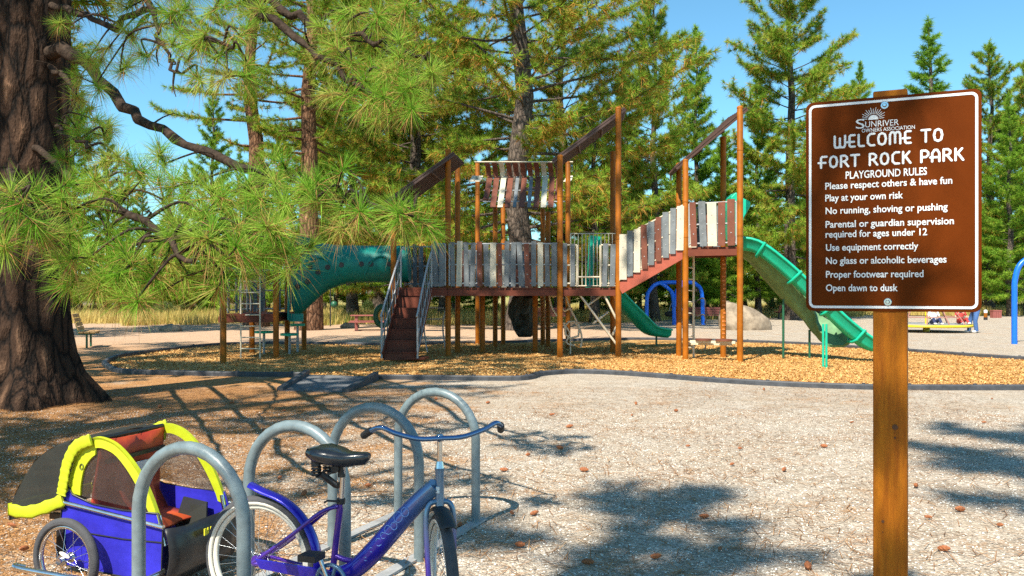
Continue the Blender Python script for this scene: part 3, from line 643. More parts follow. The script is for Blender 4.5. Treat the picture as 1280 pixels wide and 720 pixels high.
# ================================================================ THE PLAY STRUCTURE
DZ = 1.73                                        # main deck height
play = thing('play_structure', 'big rust brown play structure with decks, tube, ramp and slides on wood chips', 'play structure', (0, 22.5, 0))
def prt(mb, name, mats, parent=play, **k): return mb.build(name, mats, parent, **k)
def post(px, base, top, Yo=None, r=.072, holes=False):
    x, y = G(px, base) if Yo is None else ((px-640)/FPX*Yo, Yo)
    z = ZP(top, y); b = MB(); b.tube([(x, y, -.1), (x, y, z-.02), (x, y, z)], [r, r, r*.86], 14)
    for zz in (DZ+1.2, z-1.0):
        if zz < z-.3: b.tube([(x, y, zz-.012), (x, y, zz+.012)], r*1.08, 14)
    p = prt(b, 'post', M['rust'])
    c = MB(); c.tube([(x, y, z-.03), (x, y, z+.006), (x, y, z+.03)], [r*1.07, r*1.07, r*.6], 14); prt(c, 'cap', M['rust'], p)
    if holes:
        d = MB()
        for zz in np.arange(.5, 1.55, .09):
            for a in (-1.9, -1.57, -1.2): 
                if rnd.random() < .7: d.tube([(x+r*.97*math.cos(a), y+r*.97*math.sin(a), zz+.03*(a+1.57)), (x+r*1.1*math.cos(a), y+r*1.1*math.sin(a), zz+.03*(a+1.57))], .024, 6)
        prt(d, 'grip_dots', M['hold'], p)
    return (x, y, z)
M['hold'] = mat('orange_hold', (.62, .20, .05), .5, noise=.1)
# left tower
LT = [post(279, 454, 346), post(345, 448, 288), post(315, 441, 340), post(359, 440, 300), post(380, 438, 330)]
# main towers
A = post(560, 446, 188); A2 = post(572, 441, 207); A3 = post(492, 446, 250); A4 = post(508, 441, 252)
Bp = post(700, 447, 195); Cp = post(773, 447, 135); C2 = post(766, 441, 190); B2p = post(710, 435, 203)
for px, ba, to, ho in ((597, 430.5, 203, 0), (603, 441, 306, 0), (619, 434, 258, 0), (629, 431, 256, 0), (669, 441, 304, 0), (678.5, 432, 262, 1), (685, 434, 266, 0)): post(px, ba, to, holes=bool(ho))
def post_at(x, y, top, **k): return post(640+x/y*FPX, HOR+EYE*FPX/y, top, **k)
FL = post_at(4.15, 21.2, 200); FR = post_at(5.3, 20.6, 134); BR = post_at(5.22, 21.9, 172); BL = post_at(4.22, 22.4, 205)
d = MB()
for zz in np.arange(.3, 3.3, .1):
    for a in (-1.9, -1.57, -1.25):
        if rnd.random() < .55: d.tube([(5.22+.07*math.cos(a), 21.9+.07*math.sin(a), zz), (5.22+.08*math.cos(a), 21.9+.08*math.sin(a), zz)], .022, 6)
prt(d, 'grip_dots', M['hold'])

def deck(poly, z, name='deck'):
    b = MB(); b.slab([(x, y, z-.05) for x, y in poly], (0, 0, 1), .05, 0); P = poly+[poly[0]]
    for p, q in zip(P[:-1], P[1:]): b.beam((p[0], p[1], z-.13), (q[0], q[1], z-.13), .05, .15, m=0)
    return prt(b, name, M['maroon'], fixn=True)
deck([(-2.85, 21.95), (-1.62, 21.95), (-1.62, 23.3), (-2.85, 23.3)], DZ)
deck([(-1.58, 22.0), (1.14, 21.95), (1.14, 25.6), (.6, 27), (-1.0, 27.4), (-1.58, 25.4)], DZ)
deck([(1.2, 21.95), (2.6, 21.95), (2.6, 24.6), (1.2, 24.6)], DZ)
deck([(FL[0], FL[1]), (FR[0], FR[1]), (BR[0], BR[1]), (BL[0], BL[1])], 2.68)
deck([(-7.0, 21.2), (-5.8, 21.6), (-5.9, 24.2), (-6.9, 23.6)], 1.09)

SL = {'g': 'slat_grey', 'b': 'slat_brown', 'c': 'slat_cream'}
SM = [M['slat_grey'], M['slat_brown'], M['slat_cream'], M['pipe_grey'], M['pipe_cream']]
def railing(p, q, z0, z1, seq, pipe=3, wd=.115, y_off=-.045, dz=0.0, tilt=.0, gap=None):
    """panel of upright coloured slats on two pipes from p to q; dz lifts the far end"""
    p, q = Vector((*p, 0)), Vector((*q, 0)); d = q-p; L = d.length; u = d.normalized(); nrm = Vector((u.y, -u.x, 0))
    b = MB(); n = len(seq)
    for zz in (z0+.05, (z0+z1)/2, z1): b.tube([p+Vector((0, 0, zz)), q+Vector((0, 0, zz+dz))], .022, 8, pipe)
    for e in (p, q): b.tube([e+Vector((0, 0, z0+(dz if e is q else 0))), e+Vector((0, 0, z1+(dz if e is q else 0)))], .022, 8, pipe)
    for i, c in enumerate(seq):
        if c == '-': continue
        f = (i+.5)/n; c0 = p+d*f+nrm*.035; wv = wd*(1.25 if c == 'c' else 1)*(.9+.2*rnd.random()); tl = tilt+rnd.gauss(0, .02); ex = rnd.uniform(-.02, .05)
        lo = c0+Vector((0, 0, z0-.02+dz*f))-u*tl*.5; hi = c0+Vector((0, 0, z1+.02+ex+dz*f))+u*tl*.5
        a = (hi-lo)/2; k = 'gbc'.index(c)
        b.obox((lo+hi)/2, [u*wv/2, nrm*.013, a], k)
        for zz in (.28, .72):
            s = lo+(hi-lo)*zz+nrm*.012; b.tube([s, s+nrm*.01], .014, 6, 3)
    return prt(b, 'railing', SM)
railing((-1.55, 21.95), (1.12, 21.9), DZ+.05, DZ+1.08, 'gcggbgcbgggbgcgg')
railing((-1.5, 25.6), (1.0, 26.9), DZ+.05, DZ+1.08, 'bggbggcgbgbgg')
railing((1.2, 21.92), (1.6, 21.92), DZ+.05, DZ+1.05, 'gg', 4); railing((2.2, 21.92), (2.58, 21.92), DZ+.05, DZ+1.05, 'gg', 4)
railing((-2.8, 23.3), (-1.65, 23.35), DZ+.05, DZ+1.08, '-gg-gg-')
railing((-1.98, 22.0), (-1.66, 22.0), DZ+.05, DZ+1.08, 'gg')
railing((-6.95, 23.6), (-6.0, 24.0), 1.12, 2.2, 'gg-gg'); railing((-7.0, 21.3), (-6.9, 23.5), 1.12, 2.2, 'gg-gg-gg')
# cream bar panel at the back of the right deck
b = MB()
x0, x1, yb = 1.55, 2.75, 23.4
z0, z1 = DZ+.05, ZP(292, yb)
b.tube([(x0, yb, z0), (x0, yb, z1), (x1, yb, z1), (x1, yb, z0), (x0, yb, z0)], .022, 8)
for i in range(1, 12): b.tube([(x0+(x1-x0)*i/12, yb, z0), (x0+(x1-x0)*i/12, yb, z1)], .013, 6)
prt(b, 'bar_panel', M['pipe_cream']); b = MB()
b.tube([(1.62, 21.9, DZ+.02), (1.62, 21.9, DZ+1.05)], .022, 8); b.tube([(2.18, 21.9, DZ+.02), (2.18, 21.9, DZ+1.05)], .022, 8); b.tube([(1.62, 21.9, DZ+.26), (2.18, 21.9, DZ+.26)], .02, 8)
prt(b, 'opening_frame', M['pipe_cream'])
# stairs with handrails
sx0, sx1 = (481-640)/FPX*20.6, (522-640)/FPX*20.6; tx0 = -2.76; tx1 = -2.0
st = MB(); n = 6
for i in range(n):
    f = i/n; z = DZ*(i+1)/(n+1); y = 20.35+1.6*f; xa = sx0+(tx0-sx0)*f; xb = sx1+(tx1-sx1)*f
    st.box((xa, y, z-.03), (xb, y+.30, z)); st.box((xa, y+.27, z), (xb, y+.29, z+DZ/(n+1)-.03))
    if i == 0: st.box((xa, y+.02, .05), (xb, y+.04, z-.03))
for s_ in (0, 1):
    xa, xb = (sx0, tx0) if s_ == 0 else (sx1, tx1)
    st.beam((xa, 20.3, .16), (xb, 22.0, DZ-.06), .03, .20)
prt(st, 'stairs', M['maroon'], bevel=.006)
for s_ in (0, 1):
    xa, xb = (sx0-.03, tx0) if s_ == 0 else (sx1+.03, tx1); h = MB()
    bot, top = Vector((xa, 20.3, .1)), Vector((xb, 22.0, DZ-.1))
    lift = Vector((0, 0, .98)); h.tube(bez([bot, bot+Vector((0, 0, .9)), bot+lift+Vector((0, .12, .1)), top+lift, top+lift+Vector((.35 if s_ else .1, .02, .06))], 20), .024, 8)
    h.tube([bot+Vector((0, 0, .12)), top+Vector((0, 0, .1))], .018, 8); h.tube([bot+Vector((0, 0, .5)), top+Vector((0, 0, .5))], .016, 8); h.tube([top+Vector((0, 0, -.2)), top+lift], .024, 8)
    for k in range(1, 7):
        p = bot+(top-bot)*k/7; h.obox(p+Vector((0, 0, .55)), [(.008, 0, 0), (0, .055, .055*(top.z-bot.z)/(top.y-bot.y)), (0, 0, .42)], 1)
    prt(h, 'handrail', [M['pipe_grey'], M['slat_grey']])
# sloping roofs
def roof(lowf, highf, lowb, highb, th=.035):
    lf, hf, lb, hb = map(Vector, (lowf, highf, lowb, highb)); b = MB(); nr = (hf-lf).cross(lb-lf).normalized()
    if nr.z < 0: nr = -nr
    ex = (hf-lf).normalized()*.22
    b.slab([lf-ex, hf+ex, hb+ex, lb-ex], nr, th)
    for i in range(9):
        f = i/8; p, q = lf+(lb-lf)*f-ex, hf+(hb-hf)*f+ex
        b.beam(p-nr*.012, q-nr*.012, .05, .05, nr); b.beam(p+nr*(th+.012), q+nr*(th+.012), .05, .04, nr)
    for f in (.3, .7): b.beam(lf+(hf-lf)*f-nr*.055, lb+(hb-lb)*f-nr*.055, .035, .035, nr)
    prt(b, 'roof', M['roof_brown'], fixn=True)
roof((A3[0], 22.0, ZP(248, 22)), (A[0], 22.0, ZP(199, 22)), (A4[0]-.05, 23.3, ZP(258, 23.3)), (A2[0], 23.3, ZP(209, 23.3)))
roof((Bp[0], 21.9, ZP(196, 21.9)), (Cp[0], 21.9, ZP(143, 21.9)), (1.35, 23.4, ZP(204, 23.4)), (2.75, 23.4, ZP(154, 23.4)))
roof((FL[0]-.05, FL[1], ZP(203, FL[1])), (FR[0], FR[1], ZP(144, FR[1])), (BL[0]-.05, BL[1], ZP(212, BL[1])), (BR[0], BR[1], ZP(156, BR[1])))
# awning roof of loose slats
aw = MB(); seqs = 'bbcbgbgbcbb'; n = len(seqs)
xj0, xj1, yj, zj = (607-640)/FPX*26.3, (702-640)/FPX*26.3, 26.3, ZP(221, 26.3)
for i, c in enumerate(seqs):
    f = (i+.5)/n; x = xj0+(xj1-xj0)*f; k = 'gbc'.index(c); longer = 1 if 0 < i < n-1 else .75
    lo = Vector((x-.07, yj-1.15*longer, zj-1.02*longer)); hi = Vector((x+.03, yj, zj)); d = hi-lo; u = Vector((1, 0, 0)); nn = d.cross(u).normalized()
    aw.obox((lo+hi)/2, [u*(.078 if c != 'g' else .05), d/2, nn*.014], k)
    pts = [Vector((x, yj, zj+.02)), Vector((x-.01, yj-.04, zj+.14)), Vector((x-.03, yj-.18, zj+.27)), Vector((x-.05, yj-.34, zj+.36))]
    for p, q in zip(pts[:-1], pts[1:]): aw.obox((p+q)/2, [u*.072, (q-p)*.52, (q-p).cross(u).normalized()*.012], 2 if c == 'c' else 1)
xa, xb = (593-640)/FPX*26, (716-640)/FPX*26
aw.tube([(xa, yj-.35, zj+.39), (xb, yj-.35, zj+.39)], .02, 8, 4)
for f in (.42, .78): aw.tube([(xj0-.05, yj-1.15*f+.03, zj-1.02*f-.03), (xj1+.05, yj-1.15*f+.03, zj-1.02*f-.03)], .02, 8, 3)
for xe in (xa-.02, xj0-.22, xb-.12):
    pts = [Vector((xe+.04, yj, zj+.02)), Vector((xe, yj-.1, zj-.10)), Vector((xe-.05, yj-.25, zj-.16))]
    for p, q in zip(pts[:-1], pts[1:]): aw.obox((p+q)/2, [Vector((.10, 0, 0)), (q-p)*.55, Vector((0, .012, .012))], 2)
prt(aw, 'awning_roof', SM)
# ramp and its railings
ra, rb = Vector((2.66, 21.85, 1.70)), Vector((FL[0]-.03, FL[1]+.02, 2.58)); off = Vector((.12, 1.25, 0))
rp = MB(); rp.beam(ra, rb, .06, .27, m=0); rp.beam(ra+off, rb+off, .06, .27, m=0)
rp.slab([ra+Vector((0, 0, -.02)), rb+Vector((0, 0, -.02)), rb+off+Vector((0, 0, -.02)), ra+off+Vector((0, 0, -.02))], (0, 0, 1), .04)
prt(rp, 'ramp', M['ramp'] if 'ramp' in M else M.setdefault('ramp', mat('red_brown_ramp', (.36, .085, .05), .45, noise=.1, nscale=4)), fixn=True)
railing((ra.x, ra.y-.03), (rb.x, rb.y-.03), 1.90, 2.93, 'cgcbgbggc', 4, dz=rb.z-ra.z-.1, wd=.14); railing((ra.x+.12, ra.y+1.25), (rb.x+.12, rb.y+1.25), 1.90, 2.93, 'bggcgbgcg', 4, dz=rb.z-ra.z-.1, wd=.13)
railing((FL[0]+.08, FL[1]-.04), (FR[0]-.08, FR[1]+.02), 2.72, 3.72, 'bgcbb', 3, wd=.165); railing((BL[0]+.05, BL[1]), (BR[0]-.05, BR[1]), 2.72, 3.72, 'bcgbg', 3, wd=.16)
# teal tunnel tube
tb = MB(); Yc = 22.7; rings = []
for xt, yt, xb_, yb_ in ((512, 307, 512, 353), (480, 307, 480, 353), (446, 307, 446, 353), (441, 306, 441, 354), (436, 307, 436, 354), (420, 306, 425, 357), (404, 304, 412, 362), (390, 303, 400, 371), (377, 302, 389, 381), (366, 303, 377, 392), (362, 305, 370, 394)):
    T_, B_ = W(xt, yt, Yc), W(xb_, yb_, Yc); c = (T_+B_)/2; hx = (T_-B_)/2; rd = .50 if xt != 441 else .53
    rings.append([c+hx*math.cos(2*math.pi*j/24)+Vector((0, rd*math.sin(2*math.pi*j/24), 0)) for j in range(24)])
tb.loft(rings); tube_ = prt(tb, 'tunnel_tube', M['teal'], fixn=True)
for px, py in ((372, 332), (388, 334), (398, 340), (410, 334), (427, 331), (452, 330), (464, 330), (487, 330), (500, 330), (372, 358), (385, 352)):
    e = MB(); c = W(px, py, Yc-.47)
    e.tube([c+Vector((0, .12, 0)), c+Vector((0, -.035, 0))], .066, 14); prt(e, 'porthole', M['black'], tube_)
e = MB(); 
for c0, s1 in ((W(400, 330, Yc-.49), 1), (W(476, 328, Yc-.5), 1)):
    e = MB(); e.tube(bez([c0+Vector((-.42, .06, -.3)), c0+Vector((-.2, -.015, .05)), c0+Vector((0, .0, .16)), c0+Vector((.22, -.015, .05)), c0+Vector((.42, .06, -.3))], 16), .022, 6)
    prt(e, 'moulded_rib', M['teal'], tube_)
e = MB(); p = W(361, 298, Yc); e.slab([W(359, 300, Yc-.75), W(363, 293, Yc-.3), W(363, 292, Yc+.3), W(359, 300, Yc+.75), W(359, 400, Yc+.75), W(359, 400, Yc-.75)], (1, 0, 0), .05)
e.slab([W(366, 298, 22.2), W(372, 294, 22.2), W(392, 299, 22.2), W(384, 306, 22.2), W(366, 306, 22.2)], (0, 1, 0), .3)
e.slab([W(361, 392, 22.1), W(379, 392, 22.1), W(379, 402, 22.1), W(361, 402, 22.1)], (0, 1, 0), .05)
prt(e, 'tube_end_panel', M['teal'], fixn=True)
# ladders, climbers
def ladder(xa, xb, y, z0, z1, rungs, m, name='ladder', r=.02):
    b = MB(); b.tube([(xa, y, z0), (xa, y, z1)], r, 8); b.tube([(xb, y, z0), (xb, y, z1)], r, 8)
    for k in range(rungs): zz = z0+.25+(z1-z0-.3)*k/max(1, rungs-1); b.tube([(xa, y, zz), (xb, y, zz)], r*.8, 8)
    prt(b, name, m)
ladder((301-640)/FPX*21.4, (325-640)/FPX*21.4, 21.4, 0, ZP(335, 21.4), 8, M['pipe_cream'])
for px, py, Y, r in ((330, 415, 23.2, .24), (362, 418, 23.0, .24), (372, 406, 23.8, .2)):
    b = MB(); c = W(px, py, Y); b.tube([c-Vector((0, 0, .03)), c+Vector((0, 0, .03))], r, 14, 0); b.tube([(c.x, c.y, 0), c], .035, 8, 1)
    prt(b, 'step_pod', [M['green'], M['pipe_grey']])
b = MB()
for dx in (0, .5): b.tube(bez([(-2.25+dx, 23.6, 0), (-2.35+dx, 23.7, .7), (-2.2+dx, 23.5, 1.3), (-2.0+dx, 23.3, DZ)], 16), .022, 8)
for k in range(5): zz = .3+k*.3; b.tube([(-2.3, 23.65-.04*k, zz), (-1.8, 23.65-.04*k, zz)], .016, 8)
prt(b, 'arch_ladder', M['pipe_grey'])
b = MB()                                            # looped cream climber below the right deck
o0 = Vector(((694-640)/FPX*23, 23, 0)); Yk = 23.0
def wl(px, py, dy=0): return W(px, py, Yk+dy)
b.tube(bez([wl(686, 365), wl(690, 385), wl(702, 402), wl(712, 416), wl(708, 428), wl(718, 432)], 24), .025, 8); b.tube(bez([wl(705, 362), wl(712, 384), wl(722, 404), wl(727, 420), wl(726, 434)], 24), .025, 8)
b.tube([wl(706, 408), wl(711, 402), wl(718, 402), wl(724, 410), wl(723, 420), wl(713, 423), wl(707, 418)], .03, 8, closed=True); b.tube([wl(686, 367), wl(692, 371), wl(698, 368), wl(705, 364)], .03, 8); b.tube([wl(700, 384), wl(706, 389), wl(713, 385)], .03, 8); b.tube([wl(713, 423), (wl(713, 423).x, Yk, 0)], .02, 8)
prt(b, 'loop_climber', M['pipe_cream'])
b = MB(); Yk = 22.0
b.tube([wl(720, 362), wl(771, 431)], .03, 8); b.tube([wl(752, 362), wl(772, 402)], .03, 8)
for p, q in (((734, 382), (750, 370)), ((742, 404), (760, 390)), ((766, 418), (774, 400))): b.tube([wl(*p), wl(*q, .6)], .03, 8)
prt(b, 'diagonal_bars', M['pipe_cream'])
# moulded rock climber hanging under the deck
b = MB(); rg2 = np.random.default_rng(3); rings = []; c0 = W(655, 392, 24.6)
for i in range(9):
    th = math.pi*(i+.5)/9; ring = []
    for j in range(16):
        a = 2*math.pi*j/16; k = 1+rg2.normal(0, .16)
        ring.append(c0+Vector((.36*k*math.sin(th)**.6*math.cos(a)+.03*math.cos(th), .36*k*math.sin(th)**.6*math.sin(a), -.66*math.cos(th))))
    rings.append(ring)
b.loft(rings, sm=False); prt(b, 'rock_climber', M['plastic_rock'])
# green and orange wheel panel behind the stairs
b = MB(); c = W(478, 395, 23.2); ring = [c+Vector((.17*math.cos(a), 0, .25*math.sin(a))) for a in np.linspace(0, 2*math.pi, 25)[:-1]]
b.tube(ring, .075, 8, 0, closed=True); b.tube([c-Vector((0, .03, 0)), c+Vector((0, .03, 0))], .13, 16, 1); b.tube([c-Vector((0, .05, 0)), c+Vector((0, .06, 0))], .03, 8, 2); b.tube([c+Vector((.1, 0, .1)), (c.x+.2, 23.2, DZ)], .02, 8, 2)
prt(b, 'wheel_panel', [M['green_metal'], M['orange'] if 'orange' in M else M.setdefault('orange', mat('orange_disc', (.75, .33, .03), .5, noise=.1)), M['black']])
# slides
def chute(path, wd, wall, up=(0, 0, 1), name='slide', m=None, sub=True):
    t = .03; h = wd/2
    prof = [(-h-.05, wall-.05), (-h-.05, wall), (-h+.03, wall+.015), (-h+.05, .07), (-h+.16, .0), (h-.16, .0), (h-.05, .07), (h-.03, wall+.015), (h+.05, wall), (h+.05, wall-.05), (h+.0, wall-.05), (h-.0, .03), (h-.14, -.05), (-h+.14, -.05), (-h, .03), (-h, wall-.05)]
    b = MB(); b.sweep(prof, path, up); return prt(b, name, m or M['green'], fixn=True)
s_y = 20.9
pth = bez([(5.28, 21.2, 2.66), (5.75, 21.05, 2.60), (6.3, 20.9, 2.16), (7.0, 20.75, 1.46), (7.7, 20.6, .74), (8.2, 20.55, .34), (8.62, 20.5, .26)], 30)
s1 = chute(pth, .55, .26)
for i in (6, 12, 17, 22):
    p = pth[i]; d = (pth[i+1]-pth[i-1]).normalized(); x = d.cross(Vector((0, 0, 1))).normalized(); u = x.cross(d)
    b = MB(); b.tube([p+x*.33+u*.28, p+x*.335-u*.02, p+x*.18-u*.10, p-x*.18-u*.10, p-x*.335-u*.02, p-x*.33+u*.28], .035, 6)
    prt(b, 'slide_rib', M['green'], s1)
pth2 = bez([(5.3, 21.75, 2.62), (5.8, 21.7, 2.45), (6.3, 21.75, 1.95), (6.9, 21.85, 1.3), (7.35, 21.75, .78), (7.62, 21.4, .48), (7.68, 20.95, .36)], 30)
chute(pth2, .62, .30, m=M['olive'])
for x, y, z in ((6.55, 21.4, 1.45), (7.25, 21.6, .7)): b = MB(); b.tube([(x, y, -.1), (x, y, z)], .03, 8); prt(b, 'slide_support', M['green_metal'])
for px, ba, tp in ((1029, 459, 405), (1033, 461, 405)):
    x, y = G(px, ba); b = MB(); b.tube([(x, y, -.1), (x, y, ZP(tp, y))], .026, 8); prt(b, 'slide_support', M['green'])
# hood at the head of the double slide
b = MB(); h = []
for dx in (0, .05):
    h.append([W(px, py, 21.3)+Vector((dx*0, 0, 0)) for px, py in ((914, 300), (912, 262), (914, 246), (920, 240), (930, 248), (938, 252), (938, 258), (930, 272), (924, 300))])
b.slab([p for p in h[0]], (0, 1, 0), .9); prt(b, 'slide_hood', M['green'], fixn=True, bevel=.02)
# small slide at the back
pth3 = bez([(2.15, 25.0, 1.78), (2.6, 25.2, 1.72), (3.0, 25.5, 1.35), (3.6, 25.95, .8), (4.05, 26.3, .42), (4.6, 26.65, .3)], 24)
s3 = chute(pth3, .55, .22)
for x, y, z in ((2.85, 25.4, 1.5), (4.3, 26.4, .35)): b = MB(); b.tube([(x, y, -.1), (x, y, z)], .03, 8); prt(b, 'slide_support', M['green_metal'])
b = MB(); b.slab([W(738, 294, 25), W(752, 296, 25), W(753, 310, 25), W(744, 306, 25), W(742, 350, 25), W(736, 350, 25)], (0, 1, 0), .6); prt(b, 'slide_hood', M['green'], fixn=True)
# rung pole and balance planks in the right tower
b = MB(); px0 = 867; x = (px0-640)/FPX*21.8
b.tube([(x, 21.8, 0), (x, 21.8, 2.7)], .03, 8, 0)
for k in range(9): b.tube([(x-.02, 21.8, .25+k*.28), (x-.28, 21.7, .27+k*.28)], .016, 6, 0)
for zz in (.30, .95, 1.35): b.tube(bez([(x, 21.8, zz), (x+.2, 21.7, zz+.12), (x+.26, 21.65, zz+.02), (x+.24, 21.65, zz-.1)], 12), .02, 6, 1)
prt(b, 'rung_pole', [M['pipe_cream'], M['black']])
b = MB(); za = .44
b.beam((FL[0]+.1, FL[1]-.05, za), (FR[0]-.08, FR[1]+.1, za), .05, .06, m=1); b.beam((FL[0]+.05, FL[1]+.2, za-.06), (FR[0]-.08, FR[1]+.4, za-.06), .05, .06, m=1)
for f in (.35, .72): 
    p = Vector(FL).lerp(Vector(FR), f); b.tube([(p.x, p.y+.05, za+.03), (p.x, p.y+.05, za+.07)], .2, 14, 0)
prt(b, 'balance_steps', [M['slat_brown'], M['pipe_cream']])

# stepping platforms in front of the stairs
for (px, base, wpx, z, lab) in ((497, 449, 40, .26, 'maroon stepping platform on a short post, the higher one at the foot of the stairs'), (521, 452, 30, .12, 'low maroon stepping platform right of the higher platform by the stairs')):
    x, y = G(px, base); t = thing('stepping_platform', lab, 'step', (x, y, 0)); r = wpx/2/FPX*y
    b = MB(); b.slab([(x-r, y-.28, z-.06), (x+r*.8, y-.30, z-.06), (x+r, y+.05, z-.06), (x+r*.6, y+.3, z-.06), (x-r*.8, y+.26, z-.06)], (0, 0, 1), .06); b.build('top', M['maroon'], t, fixn=True, bevel=.01)
    b = MB(); b.tube([(x, y, -.05), (x, y, z-.06)], .08, 10); b.build('post', M['rust'], t)
# ================================================================ PARK SIGN
M['sign'] = mat('brown_sign_face', (.115, .023, .0015), .5, noise=.12, nscale=5, spec=.06)
M['sign_white'] = mat('white_sign_print', (.80, .80, .80), .35, noise=.02)
M['post_wood'] = mat('stained_wood_post', (.23, .058, .002), .6, spec=.2, col2=(.50, .160, .006), nscale=5, stretch=(9, 9, .8), bump=.25, bscale=30, ramp=(.3, .7))
M['knot'] = mat('dark_knot', (.10, .035, .010), .7, noise=.3, nscale=30)
th = R(-25.3); sgn = thing('park_sign', 'brown playground rules sign with white lettering bolted to an orange wooden post', 'sign', ((1113-640)/FPX*2.508, 2.508, 0), th, local=True)
SC, SWd, SH = 1.852, .2285, .305              # local: x right, -y towards the reader
def rrect(w_, h_, r, y, n=6, cx=0, cz=SC):
    out = []
    for sx, sz, a0 in ((1, 1, 0), (-1, 1, 90), (-1, -1, 180), (1, -1, 270)):
        for k in range(n+1):
            a = R(a0+90*k/n); out.append((cx+sx*(w_-r)+r*math.cos(a), y, cz+sz*(h_-r)+r*math.sin(a)))
    return out
b = MB(); b.slab(rrect(SWd, SH, .020, 0), (0, 1, 0), .003); panel = b.build('panel', M['sign'], sgn, fixn=True, bevel=.0006)
b = MB(); o_, i_ = rrect(SWd-.0085, SH-.0085, .017, -.0012), rrect(SWd-.0155, SH-.0155, .011, -.0012); k = len(o_)
b.add(o_+i_, [(j, (j+1) % k, k+(j+1) % k, k+j) for j in range(k)]); b.build('border', M['sign_white'], panel, off=(0, 0, 0), fixn=False)
def uv(u, v): return (-SWd+2*SWd*u, SC+SH-2*SH*v)
TX = MB()
def text(body, u0, u1, v, cap, bold=.012):
    cu = bpy.data.curves.new('t', 'FONT'); cu.body = body; cu.size = 1; cu.offset = bold; cu.resolution_u = 3
    ob = bpy.data.objects.new('t', cu); COL.objects.link(ob); dg = bpy.context.evaluated_depsgraph_get(); dg.update()
    me = ob.evaluated_get(dg).to_mesh(); xs = [p.co.x for p in me.vertices]; x0, x1 = min(xs), max(xs)
    sx = (u1-u0)*2*SWd/(x1-x0); sz = cap*2*SH/.69; X0, Zc = uv(u0, v); zb = Zc-cap*SH
    TX.add([(X0+(p.co.x-x0)*sx, -.0014, zb+p.co.y*sz) for p in me.vertices], [list(f.vertices) for f in me.polygons])
    bpy.data.objects.remove(ob); bpy.data.curves.remove(cu)
for body, u0, u1, v, cap in (('PLAYGROUND RULES', .24, .705, .357, .034), ('Please respect others & have fun', .118, .843, .404, .0315), ('Play at your own risk', .118, .572, .461, .0315), ('No running, shoving or pushing', .12, .818, .522, .0315),
        ('Parental or guardian supervision', .12, .852, .587, .0315), ('required for ages under 12', .12, .706, .634, .0315), ('Use equipment correctly', .122, .657, .697, .0315), ('No glass or alcoholic beverages', .122, .812, .760, .0315), ('Proper footwear required', .122, .686, .825, .0315), ('Open dawn to dusk', .122, .542, .889, .0315)):
    text(body, u0, u1, v, cap, .016)
text('S', .300, .352, .119, .044, .0); text('UNRIVER', .355, .548, .124, .028, .0); text('OWNERS ASSOCIATION', .335, .638, .152, .017, .004)
GL = {'W': ([[(0, 1), (0, .18), (.08, 0), (.32, 0), (.4, .18), (.4, .8)], [(.4, .18), (.48, 0), (.72, 0), (.8, .18), (.8, 1)]], .8),
      'E': ([[(.5, 1), (.2, 1), (.1, .9), (.1, .1), (.2, 0), (.5, 0)], [(-.08, .42), (.44, .42)]], .5), 'L': ([[(.06, 1), (.06, .12), (.16, 0), (.46, 0)]], .46),
      'C': ([[(.55, 1), (.25, 1), (.06, .78), (.06, .22), (.25, 0), (.55, 0)]], .55), 'O': ([[(.33, 1), (.12, .88), (.04, .5), (.12, .12), (.33, 0), (.54, .12), (.62, .5), (.54, .88), (.33, 1)]], .64),
      'M': ([[(.04, 0), (.04, .8), (.14, 1), (.32, 1), (.42, .8), (.42, .1)], [(.42, .8), (.52, 1), (.70, 1), (.80, .8), (.80, 0)]], .82), 'T': ([[(0, 1), (.62, 1)], [(.31, 1), (.31, 0)]], .62),
      'F': ([[(.55, 1), (.2, 1), (.1, .9), (.1, 0)], [(-.1, .45), (.46, .45)]], .52), 'R': ([[(.05, 0), (.05, 1), (.36, 1), (.52, .84), (.52, .66), (.38, .5), (.22, .47)], [(.30, .47), (.62, 0)]], .60),
      'K': ([[(.06, 1), (.06, 0)], [(.52, 1), (.12, .48)], [(.24, .58), (.60, 0)]], .58), 'P': ([[(.05, 0), (.05, 1), (.38, 1), (.55, .82), (.55, .6), (.38, .42), (.16, .42)]], .56), 'A': ([[(.04, 0), (.04, .7), (.2, 1), (.40, 1), (.56, .7), (.56, 0)], [(-.1, .36), (.56, .36)]], .58)}
def display(body, u0, u1, v, cap):
    wtot = sum((GL[c][1] if c != ' ' else .30)+.24 for c in body)-.24; X0, Zc = uv(u0, v); sx = (u1-u0)*2*SWd/wtot; sz = cap*2*SH; x = 0; r = .0031
    for c in body:
        if c == ' ': x += .54; continue
        for st_ in GL[c][0]:
            pts = [Vector((X0+(x+px)*sx, -.0012, Zc-sz/2+r+pz*(sz-2*r))) for px, pz in st_]
            for p, q in zip(pts[:-1], pts[1:]):
                d = (q-p).normalized(); TX.tube([p-d*r*.95, p-d*r*.5, p, q, q+d*r*.5, q+d*r*.95], [r*.3, r*.85, r, r, r*.85, r*.3], 8, flat=(Vector((0, 1, 0)), .2), sm=False)
        x += GL[c][1]+.24
display('WELCOME TO', .175, .790, .197, .064); display('FORT ROCK PARK', .085, .900, .290, .062)
cx, cz = uv(.402, .104)
for k in range(15):                            # sunburst of the emblem
    a = R(8+164*k/14); r0, r1 = .0165, .031+.004*(k % 2 == 0)-(.006 if k in (0, 14) else 0); wv = .0013
    u = Vector((math.cos(a), 0, math.sin(a))); s_ = Vector((-u.z, 0, u.x)); c0 = Vector((cx, -.0014, cz))
    TX.add([c0+u*r0-s_*wv*.6, c0+u*r0+s_*wv*.6, c0+u*r1+s_*wv*.5, c0+u*r1-s_*wv*.5], [(0, 3, 2, 1)])
